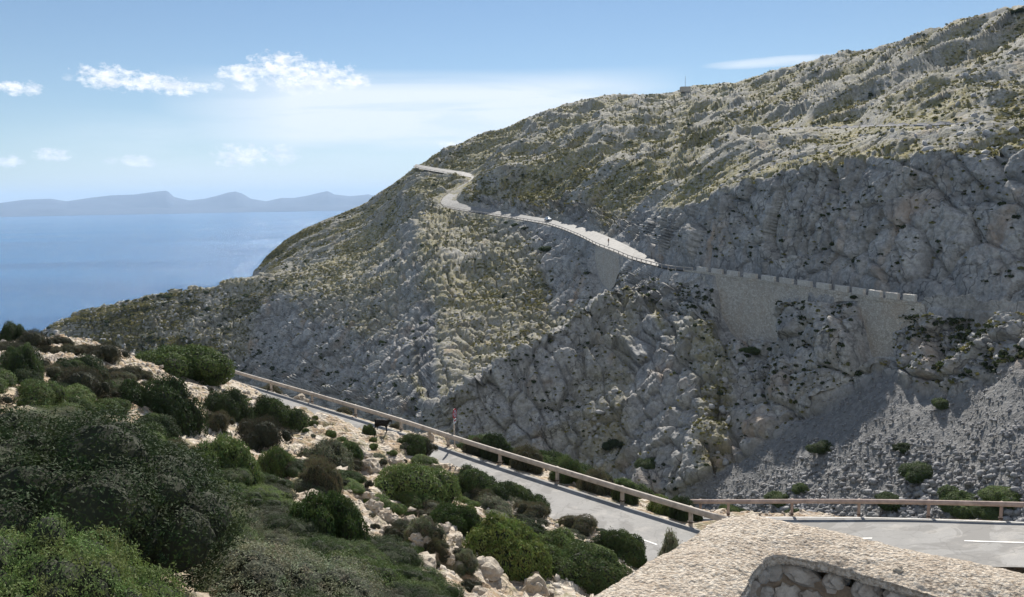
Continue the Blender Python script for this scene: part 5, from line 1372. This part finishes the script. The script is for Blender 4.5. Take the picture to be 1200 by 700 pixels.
# ------------------------------------------------------------------ mast and hut on the skyline
q = hit_far(803, 106); 
if q is not None:
    r_ = math.hypot(q[0], q[1]); mr = empty('antenna_mast', (q[0], q[1], q[2] - 1)); tag(mr, 'thin antenna mast on a stone hut at the skyline knoll', 'mast')
    bm = bmesh.new(); add_box(bm, (0, 0, 1.2), (7, 4, 3.6)); bmesh.ops.bevel(bm, geom=list(bm.edges), offset=.15, segments=1, affect='EDGES'); link('hut', bm_mesh(bm, 'hut'), M['masonry'], mr)
    bm = bmesh.new(); add_cyl(bm, (0, 0, 2.8), (0, 0, 10.5), .16, .07, 8)
    for z in (6, 8, 9.6): add_box(bm, (0, 0, z), (1.3 - z * .06, .06, .06))
    link('mast', bm_mesh(bm, 'mast'), M['steel'], mr)

# ------------------------------------------------------------------ sky, sun, air
SUN_AZ, SUN_EL = R(9), R(36)          # azimuth clockwise from +Y
world = bpy.data.worlds.new('World'); scene.world = world; world.use_nodes = True
nt = world.node_tree; nt.nodes.clear(); k = N(nt)
out = k.n('ShaderNodeOutputWorld'); bg = k.n('ShaderNodeBackground'); k.l(bg.outputs[0], out.inputs[0])
sky = k.n('ShaderNodeTexSky', sky_type='NISHITA'); sky.sun_disc = False; sky.sun_elevation = SUN_EL; sky.sun_rotation = SUN_AZ
sky.altitude = 150; sky.air_density = 1.0; sky.dust_density = .0; sky.ozone_density = 3.0
bg.inputs[1].default_value = .054
tc = k.n('ShaderNodeTexCoord').outputs['Generated']; sp = k.n('ShaderNodeSeparateXYZ'); k.l(tc, sp.inputs[0])
azn = k.math('MULTIPLY', k.math('ARCTAN2', sp.outputs[0], sp.outputs[1]), 57.29578); eln = k.math('MULTIPLY', k.math('ARCSINE', sp.outputs[2]), 57.29578)
cb = k.n('ShaderNodeCombineXYZ'); k.l(azn, cb.inputs[0]); k.l(eln, cb.inputs[1]); ang = cb.outputs[0]
def ae(px, py):
    d = pdir(px, py); return math.degrees(math.atan2(d[0], d[1])), math.degrees(math.atan2(d[2], math.hypot(d[0], d[1])))
total = None
nz1 = k.noise(k.map(ang, (1.0, 1.6, 1)), 1.5, 9, .66); nz1c = k.math('MULTIPLY', k.math('SUBTRACT', nz1, .52), 4.4)
CL = [(22,104,24,5,.95),(6,103,10,4,.6),(128,91,34,8,1),(175,97,36,7,1),(208,103,22,6,.95),(232,102,14,4,.8),(281,87,20,8,1),(330,80,34,11,1),(368,90,46,11,1),(412,95,22,6,.95),(345,101,26,6,.8),(392,104,14,3,.5),(292,101,12,4,.8),
      (62,182,18,5,.95),(12,190,14,5,.9),(162,189,18,5,.8),(283,183,28,9,1),(331,182,16,8,.8),(528,170,16,4,.9),(130,189,9,3,.4),(80,90,8,3,.3),(255,101,8,3,.6)]
for (x, y, hw, hh, st) in CL:
    a0, e0 = ae(x, y); a1, e1 = ae(x + hw * 1.25, y - hh * 1.7); sa_, se_ = abs(a1 - a0), abs(e1 - e0)
    dx = k.math('DIVIDE', k.math('SUBTRACT', azn, a0), sa_); dy = k.math('DIVIDE', k.math('SUBTRACT', eln, e0), se_)
    d2 = k.math('ADD', k.math('MULTIPLY', dx, dx), k.math('MULTIPLY', dy, dy))
    v = k.math('MULTIPLY', k.math('SUBTRACT', k.math('ADD', 1.0, nz1c), d2), st * 1.0, clamp=True)
    total = v if total is None else k.math('MAXIMUM', total, v)
# thin high veils
vb = k.noise(k.map(ang, (.05, .55, 1), (0, 0, R(4))), 1.0, 6, .62, dist=.6)
def band(e0, e1, a0, a1):
    up_ = k.math('MULTIPLY', k.math('SUBTRACT', eln, e0 - 1.2), 1 / 1.6, clamp=True); dn_ = k.math('MULTIPLY', k.math('SUBTRACT', e1 + 1.0, eln), 1 / 1.6, clamp=True)
    l_ = k.math('MULTIPLY', k.math('SUBTRACT', azn, a0 - 4), 1 / 9., clamp=True); r_ = k.math('MULTIPLY', k.math('SUBTRACT', a1 + 4, azn), 1 / 8., clamp=True)
    return k.math('MULTIPLY', k.math('MULTIPLY', up_, dn_), k.math('MULTIPLY', l_, r_))
veil = k.math('MULTIPLY', band(4.2, 8.2, -20, 9), k.ramp(vb, [(.22, .15), (.52, 1)]))
veil = k.math('MULTIPLY', veil, .9)
veil2 = k.math('MULTIPLY', band(-.5, 5.2, -29, 2), k.ramp(k.noise(k.map(ang, (.07, .5, 1)), .8, 5, .6), [(.34, .08), (.66, .5)]))
sx, sy = ae(920, 72); ddx = k.math('DIVIDE', k.math('SUBTRACT', azn, sx), 5.2); ddy = k.math('DIVIDE', k.math('SUBTRACT', eln, sy), .42)
v3 = k.math('MULTIPLY', k.math('SUBTRACT', k.math('ADD', 1.0, k.math('MULTIPLY', k.math('SUBTRACT', vb, .5), 3.0)), k.math('ADD', k.math('MULTIPLY', ddx, ddx), k.math('MULTIPLY', ddy, ddy))), .75, clamp=True)
thin = k.math('MAXIMUM', k.math('MAXIMUM', veil, veil2), v3)
c = k.mix(thin, sky.outputs[0], (11.0, 11.6, 12.2))
shade = k.ramp(k.noise(k.map(ang, (1.0, 1.8, 1)), .9, 6, .6), [(.35, (.72, .76, .82)), (.6, (1, 1, 1))])
cc = k.mix(1.0, (13.5, 13.6, 13.8), shade, 'MULTIPLY')
c = k.mix(total, c, cc)
# unseen broken cloud added behind the viewpoint as fill light for the shaded cliffs
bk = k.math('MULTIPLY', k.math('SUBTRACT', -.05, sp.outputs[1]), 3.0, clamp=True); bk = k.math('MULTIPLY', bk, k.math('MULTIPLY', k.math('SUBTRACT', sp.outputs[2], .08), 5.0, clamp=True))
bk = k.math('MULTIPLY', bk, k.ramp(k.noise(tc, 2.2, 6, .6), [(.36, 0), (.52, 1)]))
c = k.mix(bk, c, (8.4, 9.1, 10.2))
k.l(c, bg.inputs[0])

sd = bpy.data.lights.new('sun', 'SUN'); sd.energy = 5.0; sd.angle = R(.53); sd.color = (1.0, .95, .87)
so = bpy.data.objects.new('sun', sd); COL.objects.link(so)
dv = Vector((math.sin(SUN_AZ) * math.cos(SUN_EL), math.cos(SUN_AZ) * math.cos(SUN_EL), math.sin(SUN_EL)))
so.rotation_euler = dv.to_track_quat('Z', 'Y').to_euler(); so.location = dv * 300

hz = bpy.data.materials.new('air'); hz.use_nodes = True; nt = hz.node_tree; nt.nodes.clear()
o_ = nt.nodes.new('ShaderNodeOutputMaterial'); pv = nt.nodes.new('ShaderNodeVolumePrincipled'); nt.links.new(pv.outputs[0], o_.inputs['Volume'])
pv.inputs['Density'].default_value = 4.6e-5; pv.inputs['Color'].default_value = (.60, .79, 1.0, 1); pv.inputs['Anisotropy'].default_value = .0
bm = bmesh.new(); bmesh.ops.create_cube(bm, size=1, matrix=Matrix.Translation((0, 10000, 330)) @ Matrix.Diagonal((70000, 70000, 1060, 1)))
hzo = link('haze', bm_mesh(bm, 'haze'), hz); tag(hzo, 'thin bluish sea haze', kind='stuff')

scene.view_settings.view_transform = 'Standard'; scene.view_settings.look = 'None'; scene.view_settings.exposure = 0.72; scene.view_settings.gamma = 1
scene.render.engine = 'CYCLES'
scene.cycles.use_denoising = True
scene.cycles.max_bounces = 6; scene.cycles.diffuse_bounces = 3; scene.cycles.glossy_bounces = 2; scene.cycles.transmission_bounces = 3; scene.cycles.volume_bounces = 1; scene.cycles.transparent_max_bounces = 6
scene.cycles.sample_clamp_indirect = 8
